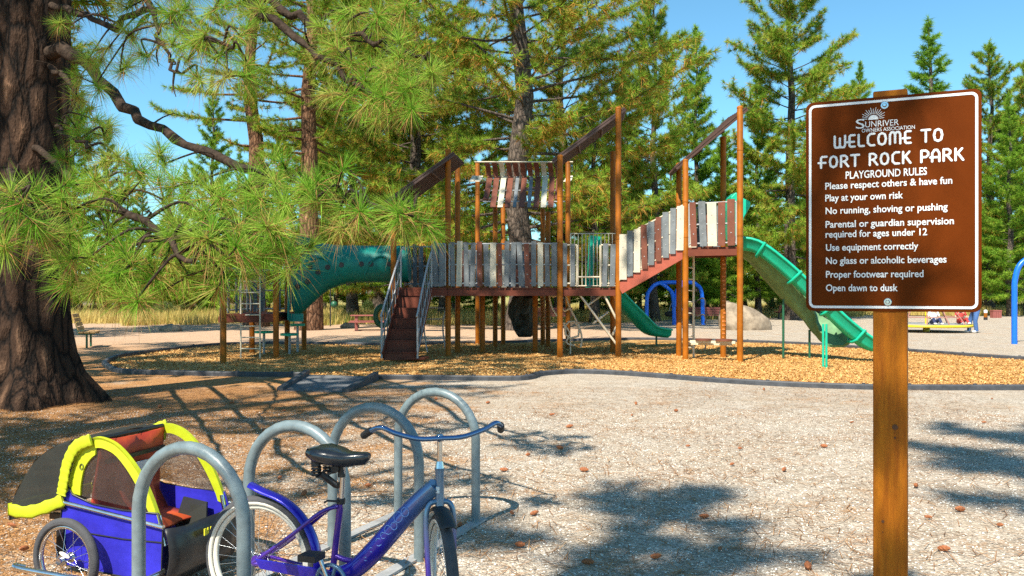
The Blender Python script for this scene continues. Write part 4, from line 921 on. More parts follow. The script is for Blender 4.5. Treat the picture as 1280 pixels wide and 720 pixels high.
arc = [Vector((cx+.0135*math.cos(a), -.0014, cz+.0135*math.sin(a))) for a in np.linspace(0, math.pi, 17)]; TX.add(arc, [list(range(17))])
TX.build('lettering', M['sign_white'], panel)
for u, v in ((.467, .042), (.485, .955)):
    x, z = uv(u, v); b = MB(); b.tube([(x, 0, z), (x, -.003, z), (x, -.0045, z)], [.0115, .0115, .0095], 18); b.tube([(x, -.004, z), (x, -.007, z), (x, -.0105, z)], [.0062, .0062, .004], 12); b.build('bolt', M['chrome'], sgn)
b = MB(); b.box((-.046, .0035, -.4), (.044, .0935, SC+SH+.018)); b.build('post', M['post_wood'], sgn, bevel=.004)
b = MB()
for x, z, s_ in ((.012, 1.22, 1), (-.02, .95, .5)):
    b.tube([(x, .0035, z), (x, .0022, z)], .008*s_, 10); b.tube([(x, .0034, z-.03), (x, .0026, z-.03)], .003*s_, 8)
b.build('knot', M['knot'], sgn)

# ================================================================ BIKE RACK
hoops = [(-1.455, 4.0), (-1.14, 4.67), (-.84, 5.42), (-.536, 6.265)]
rack = thing('bike_rack', 'grey tubular bike rack with four upright hoops in the gravel', 'bike rack', (-1.0, 5.1, 0))
hd = Vector((.905, -.42, 0))
for hx, hy_ in hoops:
    c = Vector((hx, hy_, 0)); b = MB(); hw = .315; zt = .90; r = hw
    pts = [c-hd*hw+Vector((0, 0, -.05)), c-hd*hw+Vector((0, 0, .3))]
    for k in range(17): a = math.pi*(1-k/16); pts.append(c+hd*r*math.cos(a)+Vector((0, 0, zt-r+r*math.sin(a))))
    pts += [c+hd*hw+Vector((0, 0, .3)), c+hd*hw+Vector((0, 0, -.05))]
    b.tube(pts, .031, 16); b.build('hoop', M['steel'], rack)
for s_ in (-1, 1):
    b = MB(); p, q = Vector((*hoops[0], .012))+hd*.315*s_, Vector((*hoops[-1], .012))+hd*.315*s_; e = (q-p).normalized()*.12; b.beam(p-e, q+e, .075, .014); b.build('base_rail', M['galv'], rack)

# ================================================================ CRUISER BICYCLE
def paint(name, c0, c1, x0, x1, axis='X'):
    m = bpy.data.materials.new(name); m.use_nodes = True; N = m.node_tree.nodes; L = m.node_tree.links; b = N['Principled BSDF']; b.inputs['Roughness'].default_value = .28; b.inputs['Coat Weight'].default_value = .6; b.inputs['Metallic'].default_value = .35
    tc = N.new('ShaderNodeTexCoord'); s = N.new('ShaderNodeSeparateXYZ'); L.new(tc.outputs['Object'], s.inputs[0]); mr = N.new('ShaderNodeMapRange'); mr.inputs[1].default_value = x0; mr.inputs[2].default_value = x1; L.new(s.outputs[axis], mr.inputs[0])
    r = ramp_node(N, [(0, c0), (1, c1)]); L.new(mr.outputs[0], r.inputs[0]); L.new(r.outputs[0], b.inputs['Base Color']); return m
PURP, BLU, LBL = (.075, .022, .32), (.022, .014, .40), (.12, .22, .34)
M['bike_main'] = paint('blue_fade_paint', BLU, (.13, .23, .34), .68, .95); M['bike_purple'] = mat('purple_paint', PURP, .28, metal=.3, coat=.6, noise=.05); M['bike_blue'] = mat('deep_blue_paint', BLU, .28, metal=.3, coat=.6, noise=.05)
M['bike_light'] = mat('steel_blue_paint', LBL, .3, metal=.4, coat=.6, noise=.05); M['whitewall'] = mat('cream_tyre_wall', (.68, .65, .56), .6, noise=.06); M['saddle'] = mat('black_saddle_vinyl', (.02, .024, .03), .25, coat=.3, noise=.1)
M['decal'] = mat('pale_blue_decal', (.20, .35, .72), .4, noise=.05); M['bar_blue'] = mat('blue_anodised_bar', (.14, .24, .42), .2, metal=.85, noise=.05); M['tread_grey'] = mat('dusty_tyre', (.06, .06, .065), .8, noise=.25, bump=.25, bscale=150)
M['yellow_print'] = mat('yellow_print', (.70, .66, .03), .5, noise=.03); M['amber'] = mat('amber_reflector', (.6, .16, .01), .2, noise=.05)
brz = math.atan2(-.333, .943)
bike = thing('cruiser_bicycle', 'blue and purple step-through cruiser bicycle with cream wall tyres standing against the rack', 'bicycle', (-1.22, 4.29, 0), brz, local=True)
def wheel(parent, c, ax, r_, tw, wall, nsp, hub_m, off=(0, 0, 0)):
    """tyre, rim, spokes and hub; ax is the axle direction"""
    c = Vector(c); ax = Vector(ax).normalized(); u = Vector((0, 0, 1)); v = ax.cross(u).normalized()
    def ring(rr, o=0, n=40): return [c+ax*o+(u*math.cos(2*math.pi*i/n)+v*math.sin(2*math.pi*i/n))*rr for i in range(n)]
    wl_ = MB(); wl_.tube(ring(r_-tw), tw, 12, 0, closed=True)
    for o in (-tw*.62, tw*.62): wl_.tube(ring(r_-tw*1.25, o), tw*.55, 8, 1, closed=True, flat=(ax, .75))
    ty = wl_.build('tyre', [M['tread_grey'], wall], parent)
    rm = MB(); rm.tube(ring(r_-tw*2.1), tw*.62, 8, 0, closed=True, flat=(ax, .9)); rm.build('rim', wall if wall is M['whitewall'] else M['chrome'], parent)
    sp = MB()
    for k in range(nsp):
        a = 2*math.pi*k/nsp; s_ = .03 if k % 2 else -.03; a2 = a+(.5 if k % 4 < 2 else -.5)
        p = c+ax*s_+(u*math.cos(a2)+v*math.sin(a2))*.02; q = c+(u*math.cos(a)+v*math.sin(a))*(r_-tw*2.2); sp.tube([p, q], .0014, 4, cap=False)
    sp.build('spokes', M['chrome'], parent)
    hb = MB(); hb.tube([c-ax*.05, c+ax*.05], .018, 12); 
    for s_ in (-.032, .032): hb.tube([c+ax*s_, c+ax*(s_+.004)], .028, 14)
    hb.build('hub', hub_m, parent)
def emp(name, parent):
    o = bpy.data.objects.new(name, None); COL.objects.link(o); o.parent = parent; o.empty_display_size = .1
    if parent.get('_local'): o['_local'] = 1
    return o
rw = emp('rear_wheel', bike); wheel(rw, (0, 0, .31), (0, 1, 0), .31, .025, M['whitewall'], 32, M['bike_purple'])
fa = R(-55.6); fd = Vector((math.cos(fa), math.sin(fa), 0)); fl = Vector((-fd.y, fd.x, 0)); hdx = Vector((.95, 0, 0)); fh = hdx+fd*.05+Vector((0, 0, .31))
fw = emp('front_wheel', bike); wheel(fw, fh, fl, .31, .026, M['whitewall'], 32, M['chrome'])
b = MB(); mt = bez([(.93, 0, .735), (.83, 0, .64), (.70, 0, .50), (.60, 0, .39), (.50, 0, .305), (.40, 0, .275)], 24); b.tube(mt, [.036+.012*math.sin(math.pi*i/(len(mt)-1)) for i in range(len(mt))], 14); fr = b.build('main_tube', M['bike_main'], bike)
for x, z, r in ((.80, .615, .020), (.765, .590, .024), (.745, .548, .017), (.715, .528, .020), (.69, .50, .014), (.668, .468, .017), (.63, .43, .010), (.60, .385, .008)):
    b = MB(); b.tube([Vector((x+r*math.cos(a)*.9, -.0435-.004*(1-abs(math.cos(a))), z+r*math.sin(a))) for a in np.linspace(0, 2*math.pi, 19)[:-1]], .0020, 5, closed=True); b.build('decal', M['decal'], fr)
b = MB(); b.tube([(.40, 0, .275), (.446, 0, .63)], .0155, 12); b.tube(bez([(.412, 0, .37), (.48, 0, .355), (.56, 0, .37), (.66, 0, .455)], 14), .013, 10)
for s_ in (-1, 1): b.tube(bez([(.44, s_*.012, .605), (.36, s_*.04, .575), (.2, s_*.055, .45), (0, s_*.06, .31)], 14), .010, 8); b.tube([(.39, s_*.03, .275), (0, s_*.06, .31)], .010, 8)
b.tube([(.44, -.04, .275), (.44, .04, .275)], .022, 12); b.build('rear_frame', M['bike_purple'], bike)
b = MB(); b.tube([(.446, 0, .60), (.459, 0, .82)], .0125, 12); b.tube([(.4455, 0, .615), (.447, 0, .64)], .020, 12, 1); b.tube([(.447, -.02, .63), (.40, -.045, .635), (.385, -.045, .625)], .005, 6, 1); b.build('seat_post', [M['chrome'], M['black']], bike)
rings = []
for x, hw, zt, th_ in ((.285, .03, .865, .03), (.30, .075, .887, .07), (.35, .098, .90, .105), (.42, .088, .888, .10), (.48, .056, .872, .085), (.53, .036, .872, .075), (.575, .030, .874, .07), (.597, .014, .862, .03)):
    rings.append([Vector((x, hw*math.sin(a), zt-th_/2+th_/2*math.cos(a)-.012*(math.cos(a) > .3)*(abs(math.sin(a)) < .5))) for a in np.linspace(0, 2*math.pi, 15)[:-1]])
b = MB(); b.loft(rings); sd = b.build('saddle', M['saddle'], bike, fixn=True)
for s_ in (-1, 1):
    b = MB(); b.tube([(.345+.019*math.cos(a), s_*.05+.019*math.sin(a), .745+.055*a/(8*math.pi)) for a in np.linspace(0, 8*math.pi, 65)], .006, 6); b.tube([(.345, s_*.05, .80), (.345, s_*.05, .82)], .024, 10); b.build('spring', M['black'], sd)
b = MB()
for s_ in (-1, 1): b.tube(bez([(.345, s_*.05, .742), (.40, s_*.035, .755), (.46, s_*.02, .80), (.56, s_*.012, .835)], 12), .0055, 6)
b.tube([(.435, -.035, .785), (.435, .035, .785)], .019, 10); b.tube([(.45, 0, .79), (.45, 0, .74)], .018, 10); b.tube([(.37, -.05, .76), (.42, 0, .70), (.435, 0, .70)], .016, 8); b.build('clamp', M['black'], sd)
def fender(c, r, a0, a1, wd, m, name, ax=Vector((0, 1, 0)), fdv=Vector((1, 0, 0)), flare=False):
    b = MB(); k = 18; P = []
    for i in range(k+1):
        a = R(a0+(a1-a0)*i/k); rr = r+(.035*max(0, 1-i/3)**2 if flare else 0)
        P.append([Vector(c)+(fdv*math.cos(a)+Vector((0, 0, 1))*math.sin(a))*(rr-.016*(j/3)**2)+ax*(j/3*wd) for j in range(-3, 4)])
    vs = [p for r_ in P for p in r_]; b.add(vs, [(i*7+j, i*7+j+1, (i+1)*7+j+1, (i+1)*7+j) for i in range(k) for j in range(6)], 0, True)
    o = b.build(name, m, bike); s = o.modifiers.new('solid', 'SOLIDIFY'); s.thickness = .003; return o
fender((0, 0, .31), .337, 98, -22, .036, M['bike_blue'], 'rear_fender', flare=True)
fender(fh, .338, 125, 60, .036, M['black'], 'front_fender', fl, fd)
b = MB(); b.tube([hdx+Vector((0, 0, .618)), hdx+Vector((0, 0, .635)), hdx+Vector((0, 0, .80)), hdx+Vector((0, 0, .815))], [.025, .020, .020, .024], 14); b.obox(hdx-fd*0+Vector((-.0, -.021, .72)), [(.008, 0, 0), (0, .002, 0), (0, 0, .014)], 1); b.build('head_tube', [M['bike_light'], M['whitecloth']], bike)
for s_ in (-1, 1):
    b = MB(); b.tube(bez([hdx+Vector((0, 0, .665))+fl*.012*s_, hdx+fl*.045*s_+Vector((0, 0, .655)), hdx+fl*.062*s_+Vector((0, 0, .60))+fd*.005, hdx+fl*.060*s_+fd*.02+Vector((0, 0, .45)), fh+fl*.056*s_], 20), .0125, 10); b.build('fork_leg', M['fork_paint'] if 'fork_paint' in M else M.setdefault('fork_paint', paint('fork_fade_paint', PURP, LBL, .38, .62, 'Z')), bike)
b = MB(); b.tube([hdx+Vector((0, 0, .81)), hdx+Vector((0, 0, .94))], .0115, 12); b.tube([hdx+Vector((0, 0, .815)), hdx+Vector((0, 0, .845))], [.021, .015], 12); b.ball(hdx+Vector((0, 0, .95)), .021); b.build('stem', M['chrome'], bike)
def hb_(l, f, z): return hdx+fl*l+fd*f+Vector((0, 0, z))
b = MB(); b.tube(bez([hb_(-.30, -.06, .985), hb_(-.26, -.01, 1.005), hb_(-.20, .01, .98), (hb_(-.10, .012, .952)), hb_(0, .012, .95), hb_(.10, .012, .952), hb_(.20, .01, .98), hb_(.26, -.01, 1.005), hb_(.30, -.06, .985)], 48), .0115, 12); hbar = b.build('handlebar', M['bar_blue'], bike)
for s_ in (-1, 1): b = MB(); b.tube([hb_(s_*.297, -.055, .988), hb_(s_*.30, -.07, .983), hb_(s_*.322, -.155, .95), hb_(s_*.324, -.16, .948)], [.013, .0175, .0175, .012], 12); b.build('grip', M['rubber'], hbar)
b = MB(); b.slab([(.02, -.06, .335), (.34, -.06, .325), (.46, -.06, .31), (.44, -.06, .26), (.05, -.06, .29)], (0, -1, 0), .012); b.build('chain_guard', M['bike_blue'], bike, fixn=True, bevel=.003)
b = MB(); ring = [Vector((.44+.075*math.cos(a), -.078, .275+.075*math.sin(a))) for a in np.linspace(0, 2*math.pi, 33)[:-1]]; b.tube(ring, .010, 8, closed=True)
for k in range(5): a = 2*math.pi*k/5; b.tube([(.44, -.078, .275), (.44+.07*math.cos(a), -.078, .275+.07*math.sin(a))], .009, 6)
b.tube([(.44, -.07, .275), (.44, -.09, .275)], .03, 14); b.build('chainring', M['bike_light'], bike)
for s_ in (-1, 1):
    b = MB(); e = (.44-s_*-1*.07*(-1), .0, 0); end = Vector((.44+s_*.055, s_*.10, .275-s_*.13)); b.tube([(.44, s_*.095, .275), end], .010, 8); ck = b.build('crank', M['chrome'], bike)
    b = MB(); b.box((end.x-.045, end.y+(.01 if s_ > 0 else -.10), end.z-.014), (end.x+.045, end.y+(.10 if s_ > 0 else -.01), end.z+.014)); b.box((end.x-.047, end.y+s_*.03-.0, end.z-.008), (end.x-.0465, end.y+s_*.08, end.z+.008), 1); b.build('pedal', [M['black'], M['amber']], ck, bevel=.004, off=(0, 0, 0))
b = MB(); b.tube([(.36, .07, .27), (.30, .17, .0)], .009, 8); b.build('kickstand', M['chrome'], bike)

# ================================================================ CHILD TRAILER
M['tr_blue'] = mat('royal_blue_canvas', (.028, .024, .42), .6, spec=.25, noise=.22, nscale=5, bump=.5, bscale=6); M['tr_yellow'] = mat('yellow_canvas', (.47, .53, .012), .6, noise=.08, nscale=9, bump=.15, bscale=14); M['tr_black'] = mat('black_coated_fabric', (.018, .018, .02), .35, noise=.2, bump=.15, bscale=6)
M['mesh_black'] = mat('black_mesh_fabric', (.02, .022, .018), .8, noise=.2, alpha=.86); M['vinyl'] = mat('clear_tinted_vinyl', (.06, .05, .05), .08, noise=.2, alpha=.38, spec=.8); M['tr_red'] = mat('red_orange_canvas', (.38, .03, .02), .6, col2=(.62, .10, .02), nscale=3)
trl = thing('bike_trailer', 'blue, red and yellow two wheeled child bike trailer with black mesh cover', 'bike trailer', (-2.32, 4.61, 0), brz, local=True)
V0, V1 = .10, .60
for v in (-.0, .70):
    we = emp('wheel', trl); wheel(we, (0, v, .215), (0, 1, 0), .215, .022, M['tread_grey'], 20, M['chrome'])
    if v < .1:
        b = MB(); ax = Vector((0, 1, 0)); b.slab([(.03+.034*math.cos(a)*1, -.035, .25+.011*math.sin(a)-.3*.034*math.cos(a)) for a in np.linspace(0, 2*math.pi, 13)[:-1]], (0, -1, 0), .006); b.build('reflector', M['whitewall'], we, fixn=True)
b = MB(); b.tube(bez([(-.21, -.06, .17), (-.24, -.09, .185), (-.20, -.11, .18), (.1, -.11, .17), (.45, -.10, .165), (.52, -.05, .17), (.54, .1, .18)], 30), .0135, 10); b.build('wheel_guard', M['chrome'], trl)
hoop = [(-.065, .54), (-.055, .62), (-.02, .72), (.04, .79), (.10, .825), (.17, .825), (.26, .79), (.36, .70), (.44, .59), (.50, .47), (.52, .41)]
def hp(v, rs=1.0): return bez([(u, v, z) for u, z in hoop], 40)
for v in (V0, V1):
    P = hp(v); s_ = -1 if v == V0 else 1; b = MB(); cen = Vector((.2, v, .5)); vs = []
    for p in P:
        d = (cen-p); d.y = 0; d.normalize(); k = .028 if p.x > .1 else .05
        vs += [p+Vector((0, s_*.012, 0)), p+d*k*1.5+Vector((0, s_*.016, 0)), p+d*k*1.5+Vector((0, s_*.004, 0)), p-d*.016+Vector((0, -s_*.002, 0)), p-d*.014+Vector((0, s_*.02, 0))]
    n = len(P); b.add(vs, [(i*5+j, i*5+(j+1) % 5, (i+1)*5+(j+1) % 5, (i+1)*5+j) for i in range(n-1) for j in range(5)]+[list(range(5)), list(range(5*n-5, 5*n))[::-1]], 0, False)
    b.build('hoop_cover', M['tr_yellow'], trl, fixn=True)
    b = MB(); b.tube([P[-1]+Vector((-.01, 0, .05)), P[-1], P[-1]+Vector((.03, 0, -.10))], .012, 10); b.build('hoop_pole', M['chrome'], trl)
    win = [p*1.0 for p in P[1:-3]]; b = MB(); top = [(p.x, p.y+s_*.004, p.z-.03) for p in win]+[(.50, v+s_*.004, .47), (-.05, v+s_*.004, .53)]
    b.slab(top, (0, s_, 0), .0015); b.build('window', M['vinyl'], trl, fixn=True)
    b = MB(); b.slab([(-.05, v+s_*.008, .53), (.0, v+s_*.008, .53), (.035, v+s_*.008, .76), (-.02, v+s_*.008, .70)], (0, s_, 0), .003); b.build('hoop_gusset', M['tr_yellow'], trl, fixn=True)
    b = MB(); out = [(-.09, .60), (-.04, .53), (.1, .49), (.3, .475), (.52, .475), (.55, .40), (.54, .16), (.30, .13), (-.08, .15), (-.13, .35)]
    b.slab([(u, v+s_*.01, z) for u, z in out], (0, s_, 0), .006); sp_ = b.build('side_panel', M['tr_blue'], trl, fixn=True)
    b = MB(); b.tube([(u, v+s_*.018, z) for u, z in ((-.12, .36), (.05, .335), (.3, .325), (.545, .33))], .004, 5); b.tube([(u, v+s_*.018, z) for u, z in out+out[:1]], .005, 5); b.build('seam', M['tr_black'], sp_)
    b = MB(); b.tube([(-.12, v+s_*.025, .49), (.56, v+s_*.025, .41)], .0125, 10); b.build('side_rail', M['chrome'], trl)
b = MB(); b.slab([(-.1, V0, .15), (.55, V0, .15), (.55, V1, .15), (-.1, V1, .15)], (0, 0, 1), .01); b.build('floor', M['tr_black'], trl, fixn=True)
# red seat back hung between the hoops, with a white label and a black strap
b = MB(); rows = [(.11, .825), (.10, .72), (.07, .58), (.06, .46), (.12, .36), (.34, .33)]
vs = [(u+.012*math.sin(j*2.1+i), V0+(V1-V0)*j/8, z-.010*math.sin(math.pi*j/8)) for i, (u, z) in enumerate(rows) for j in range(9)]
b.add(vs, [(i*9+j, i*9+j+1, (i+1)*9+j+1, (i+1)*9+j) for i in range(5) for j in range(8)], 0, True); o = b.build('seat', M['tr_red'], trl); s = o.modifiers.new('solid', 'SOLIDIFY'); s.thickness = .012
b = MB(); b.obox((.125, V0+.31, .63), [(.0, .06, 0), (.012, 0, .035), (.002, 0, -.0006)]); b.build('care_label', M['whitecloth'], trl)
b = MB(); b.beam((.12, V0+.05, .70), (.13, V1-.02, .715), .012, .022); b.build('strap', M['tr_black'], trl)
b = MB(); b.tube([(.10, V0, .83), (.10, V1, .83)], .013, 10); b.build('cross_bar', M['tr_black'], trl)
b = MB(); b.tube(bez([(.10, V0+.14, .62), (.16, V0+.15, .48), (.24, V0+.2, .37), (.30, V0+.24, .345)], 9), .02, 8, flat=(Vector((.8, 0, .6)).normalized(), .3)); b.tube(bez([(.10, V0+.36, .62), (.16, V0+.35, .48), (.24, V0+.28, .37), (.30, V0+.24, .345)], 9), .02, 8, flat=(Vector((.8, 0, .6)).normalized(), .3)); b.build('harness', M['tr_red'], trl)
b = MB(); b.slab([(.28, V1-.03, .44), (.44, V1-.03, .42), (.46, V1-.06, .30), (.38, V1-.09, .20), (.28, V1-.08, .22), (.24, V1-.05, .30)], (0, -1, 0), .012); b.build('pocket', M['mesh_black'], trl, fixn=True)
# front flap with yellow print
b = MB(); vs = []
for i in range(7):
    for j in range(9): vs.append((.56+.03*math.sin(math.pi*i/6)+.012*math.sin(j*1.1), V0-.02+(V1-V0+.04)*j/8, .40-.02*math.sin(math.pi*j/8)-.27*i/6))
b.add(vs, [(i*9+j, i*9+j+1, (i+1)*9+j+1, (i+1)*9+j) for i in range(6) for j in range(8)], 0, True); o = b.build('front_flap', M['tr_black'], trl); s = o.modifiers.new('solid', 'SOLIDIFY'); s.thickness = .008
cu = bpy.data.curves.new('t', 'FONT'); cu.body = 'BURLEY'; cu.size = .05; cu.offset = .001; cu.extrude = .003; ob = bpy.data.objects.new('t', cu); COL.objects.link(ob); dg = bpy.context.evaluated_depsgraph_get(); dg.update(); me = ob.evaluated_get(dg).to_mesh()
b = MB(); b.add([(.612+p.co.z, V0+.22+p.co.x, .31+p.co.y) for p in me.vertices], [list(f.vertices) for f in me.polygons]); bpy.data.objects.remove(ob); bpy.data.curves.remove(cu); b.build('lettering', M['yellow_print'], o)
# mesh cover drawn back over the rear
b = MB(); vs = []; nI, nJ = 12, 14
prof = [(.10, .845), (.03, .845), (-.07, .82), (-.20, .775), (-.31, .69), (-.39, .58), (-.45, .48), (-.47, .42)]
pb = bez([(u, 0, z) for u, z in prof], 28); n = len(pb)
for i, p in enumerate(pb):
    for j in range(nJ+1):
        f_ = j/nJ; vs.append((p.x+.008*math.sin(j*1.7+i*.8), V0-.03+(V1-V0+.06)*f_, p.z-.02*abs(2*f_-1)**3+.005*math.sin(i*1.3+j)))
b.add(vs, [(i*(nJ+1)+j, i*(nJ+1)+j+1, (i+1)*(nJ+1)+j+1, (i+1)*(nJ+1)+j) for i in range(n-1) for j in range(nJ)], 0, True)
for v, s_ in ((V0-.03, -1), (V1+.03, 1)):          # side cheeks
    cheek = [(p.x, v, p.z-.02) for p in pb]+[(-.08, v, .51), (-.05, v, .62), (.0, v, .76)]; b.add(cheek, [list(range(len(cheek)))])
cov = b.build('mesh_cover', M['mesh_black'], trl)
b = MB()
for v in (V0-.035, V1+.035):
    P = bez([(.10, v, .83), (.0, v, .79), (-.06, v, .70), (-.085, v, .60), (-.10, v, .53)], 28)
    for i, p in enumerate(P[:-1]):
        q = P[i+1]; b.tube([p, q+(q-p)*.3], [.032+.003*math.sin(i*2.3), .032+.003*math.sin(i*2.3+2.3)], 10, flat=(Vector((0, 1, 0)), .22))
    b.tube(bez([(-.09, v, .50), (-.2, v, .455), (-.34, v, .415), (-.47, v, .42)], 12), [.034+.004*math.sin(i*2) for i in range(13)], 8, flat=(Vector((0, 1, 0)), .2)); 
b.tube([(-.47+.008*math.sin(i*1.3), V0-.04+(V1-V0+.08)*i/12, .42) for i in range(13)], [.034]*13, 8, flat=(Vector((1, 0, 0)), .2)); b.build('cover_trim', M['tr_yellow'], cov)
b = MB(); b.beam((-.09, V0-.02, .465), (-.47, V0-.02, .375), .012, .03); b.beam((-.47, V0-.03, .375), (-.47, V1+.03, .375), .012, .03); b.beam((-.31, V0+.1, .37), (-.1, V0+.1, .37), .03, .03); b.box((-.14, V0-.03, .16), (-.09, V0+.0, .36)); b.build('rear_binding', M['tr_black'], trl)
# ogre-free side print: simple ring emblem
b = MB()
for r in (.014, .009): b.tube([Vector((.02+r*math.cos(a), V0-.0165, .68+r*1.2*math.sin(a))) for a in np.linspace(0, 2*math.pi, 17)[:-1]], .0014, 5, closed=True)
b.build('emblem', M['tr_black'], trl)

# ================================================================ FURTHER THINGS
def park_bench(px, base, rz, L, m_s, m_l, label, nb=3, group=None, ns=3):
    x, y = G(px, base); t = thing('park_bench', label, 'bench', (x, y, 0), rz, group, local=True)     # local: length along x, sitter faces -y
    b = MB()
    for k in range(ns): b.box((-L/2, -.22+k*.155, .43), (L/2, -.22+k*.155+.135, .475))
    b.build('seat', m_s, t, bevel=.005)
    b = MB()
    for k in range(nb): zz = .56+k*.125; yy = .24+k*.045; b.obox((0, yy, zz), [(L/2, 0, 0), (0, .018, 0), (0, .018, .052)])
    b.build('backrest', m_s, t, bevel=.005)
    for sx in (-L*.36, L*.36):
        b = MB(); b.beam((sx, .02, -.05), (sx, .02, .43), .09, .05, up=(0, 1, 0)); b.beam((sx, -.2, .41), (sx, .25, .41), .05, .04); b.beam((sx, .22, .41), (sx, .37, .86), .05, .03, up=(0, 1, 0)); b.build('leg', m_l, t)
park_bench(112, 434, R(108), 1.15, M['bench_wood'], M['green_metal'], 'tan wooden bench with green legs in the gravel at the left', nb=4)
park_bench(884, 405, R(180), 2.3, M['bench_red'], M['black'], 'dull red slatted bench behind the blue swing frame, left of the boulder')
park_bench(982, 399, R(205), 1.5, M['bench_red'], M['black'], 'small dull red bench right of the boulder, below the green slide')
park_bench(690, 406, R(180), 2.0, M['bench_red'], M['black'], 'dark red bench seen under the deck behind the cream loop climber')
# picnic table
x, y = G(462, 413); t = thing('picnic_table', 'low red brown picnic table in the shade left of the stairs', 'picnic table', (x, y, 0), R(8), local=True)
b = MB(); [b.box((-.8, -.37+k*.15, .62), (.8, -.37+k*.15+.135, .66)) for k in range(5)]; b.build('tabletop', M['bench_red'], t, bevel=.004)
for s_ in (-1, 1):
    b = MB(); b.box((-.85, s_*.68-.13, .36), (.85, s_*.68-.005, .40)); b.box((-.85, s_*.68+.005, .36), (.85, s_*.68+.13, .40)); b.build('seat', M['bench_red'], t)
    b = MB(); b.beam((s_*.55, -.72, .33), (s_*.55, .72, .33), .05, .09); b.box((s_*.55-.06, -.3, -.05), (s_*.55+.06, .3, .62)); b.build('leg', M['bench_red'], t)
# boulder
x, y = G(928, 412); t = MB(); rg2 = np.random.default_rng(12); rings = []
for i, (z, s_, dx) in enumerate(((-.2, 1.0, .12), (.0, 1.02, .10), (.22, 1.06, .05), (.5, 1.0, -.02), (.75, .86, -.14), (.98, .66, -.28), (1.14, .42, -.42), (1.18, .14, -.48))):
    ring = []
    for j in range(22):
        a = 2*math.pi*j/22; k = s_*(1+.10*math.sin(3*a+1+i*.3)+.07*math.sin(5*a+2)+rg2.normal(0, .025)); ca, sa = math.cos(a), math.sin(a)
        ring.append(Vector((x+dx+1.02*k*math.copysign(abs(ca)**.75, ca), y+.8*k*math.copysign(abs(sa)**.75, sa), z+rg2.normal(0, .02)+.12*(ca*-.6 if i > 3 else 0))))
    rings.append(ring)
t.loft(rings, sm=False); o = t.build('boulder', M['rock'], fixn=True, off=(x, y, 0)); tag(o, 'large tan boulder beyond the wood chips, seen between the right tower posts', 'boulder'); sb = o.modifiers.new('sub', 'SUBSURF'); sb.levels = sb.render_levels = 2
for px, ba, r, lab in ((213, 414, .5, 'flat pale stone lying in the tree shade behind the tan bench'), (240, 402, .4, 'grey stone at the edge of the dry grass at the left'), (437, 410, .45, 'rounded stone beside the picnic table')):
    x, y = G(px, ba); b = MB(); b.ball((x, y, .08), r, n=12, sc=(1, .6, .42)); o = b.build('stone', M['rock'], off=(x, y, 0)); tag(o, lab, 'stone')
    for vtx in o.data.vertices: vtx.co *= 1+rg2.normal(0, .07)
# blue tyre swing frame
Yt = 45.0; X = lambda px: (px-640)/FPX*Yt
t = thing('tyre_swing', 'bright blue arched tyre swing frame seen under the sloping ramp', 'swing', (X(843), Yt, 0))
b = MB(); ztp = ZP(353, Yt); r = .10
b.tube(bez([(X(808), Yt-.2, -.1), (X(808), Yt-.2, 1.3), (X(812), Yt-.1, 1.75), (X(822), Yt, ztp-.06), (X(836), Yt, ztp), (X(848), Yt, ztp), (X(862), Yt, ztp), (X(870), Yt, ztp-.1), (X(876), Yt-.2, 1.6), (X(877), Yt-.4, -.1)], 54), r, 10)
b.tube(bez([(X(826), Yt, ztp-.03), (X(834), Yt-.2, ztp-.3), (X(839), Yt-.5, 1.4), (X(840), Yt-.6, -.1)], 24), r, 10); b.tube(bez([(X(856), Yt, ztp-.03), (X(847), Yt-.2, ztp-.3), (X(842), Yt-.5, 1.4), (X(841), Yt-.6, .9)], 24), r, 10)
b.build('frame', M['blue_metal'], t)
ty = MB(); ring = [Vector((X(845)+.42*math.cos(a), Yt+.42*math.sin(a), .52)) for a in np.linspace(0, 2*math.pi, 25)[:-1]]; ty.tube(ring, .17, 10, closed=True, flat=(Vector((0, 0, 1)), .8)); ty.build('tyre', M['rubber'], t)
for k in range(3): b = MB(); a = 2.1*k+.4; b.tube([(X(845)+.42*math.cos(a), Yt+.42*math.sin(a), .6), (X(845), Yt, ztp-.3)], .02, 6); b.build('chain', M['galv'], t)
# blue swing frame at the right edge
x, y = G(1268, 430); t = thing('swing_frame', 'blue curved swing frame post at the right edge of the gravel', 'swing', (x, y, 0)); r = .085; zt = 2.75
b = MB(); b.tube(bez([(x, y, -.1), (x, y, 1.5), (x+.02, y, 2.0), (x+.16, y, 2.45), (x+.5, y, 2.7), (x+1.0, y, zt), (x+3, y+.2, zt), (x+3.5, y+.2, 2.6), (x+3.75, y+.2, 2.1), (x+3.8, y+.2, 1.4), (x+3.8, y+.2, -.1)], 60), r, 12); b.build('frame', M['blue_metal'], t)
for k in range(2):
    xs = x+1.3+k*1.0; b = MB(); b.tube([(xs, y+.1, zt), (xs, y+.1, .55)], .012, 6); b.tube([(xs+.5, y+.1, zt), (xs+.5, y+.1, .55)], .012, 6); b.build('chain', M['galv'], t); b = MB(); b.tube(bez([(xs, y+.1, .56), (xs+.12, y+.1, .47), (xs+.38, y+.1, .47), (xs+.5, y+.1, .56)], 9), .07, 8, flat=(Vector((0, 0, 1)), .25)); b.build('seat', M['rubber'], t)
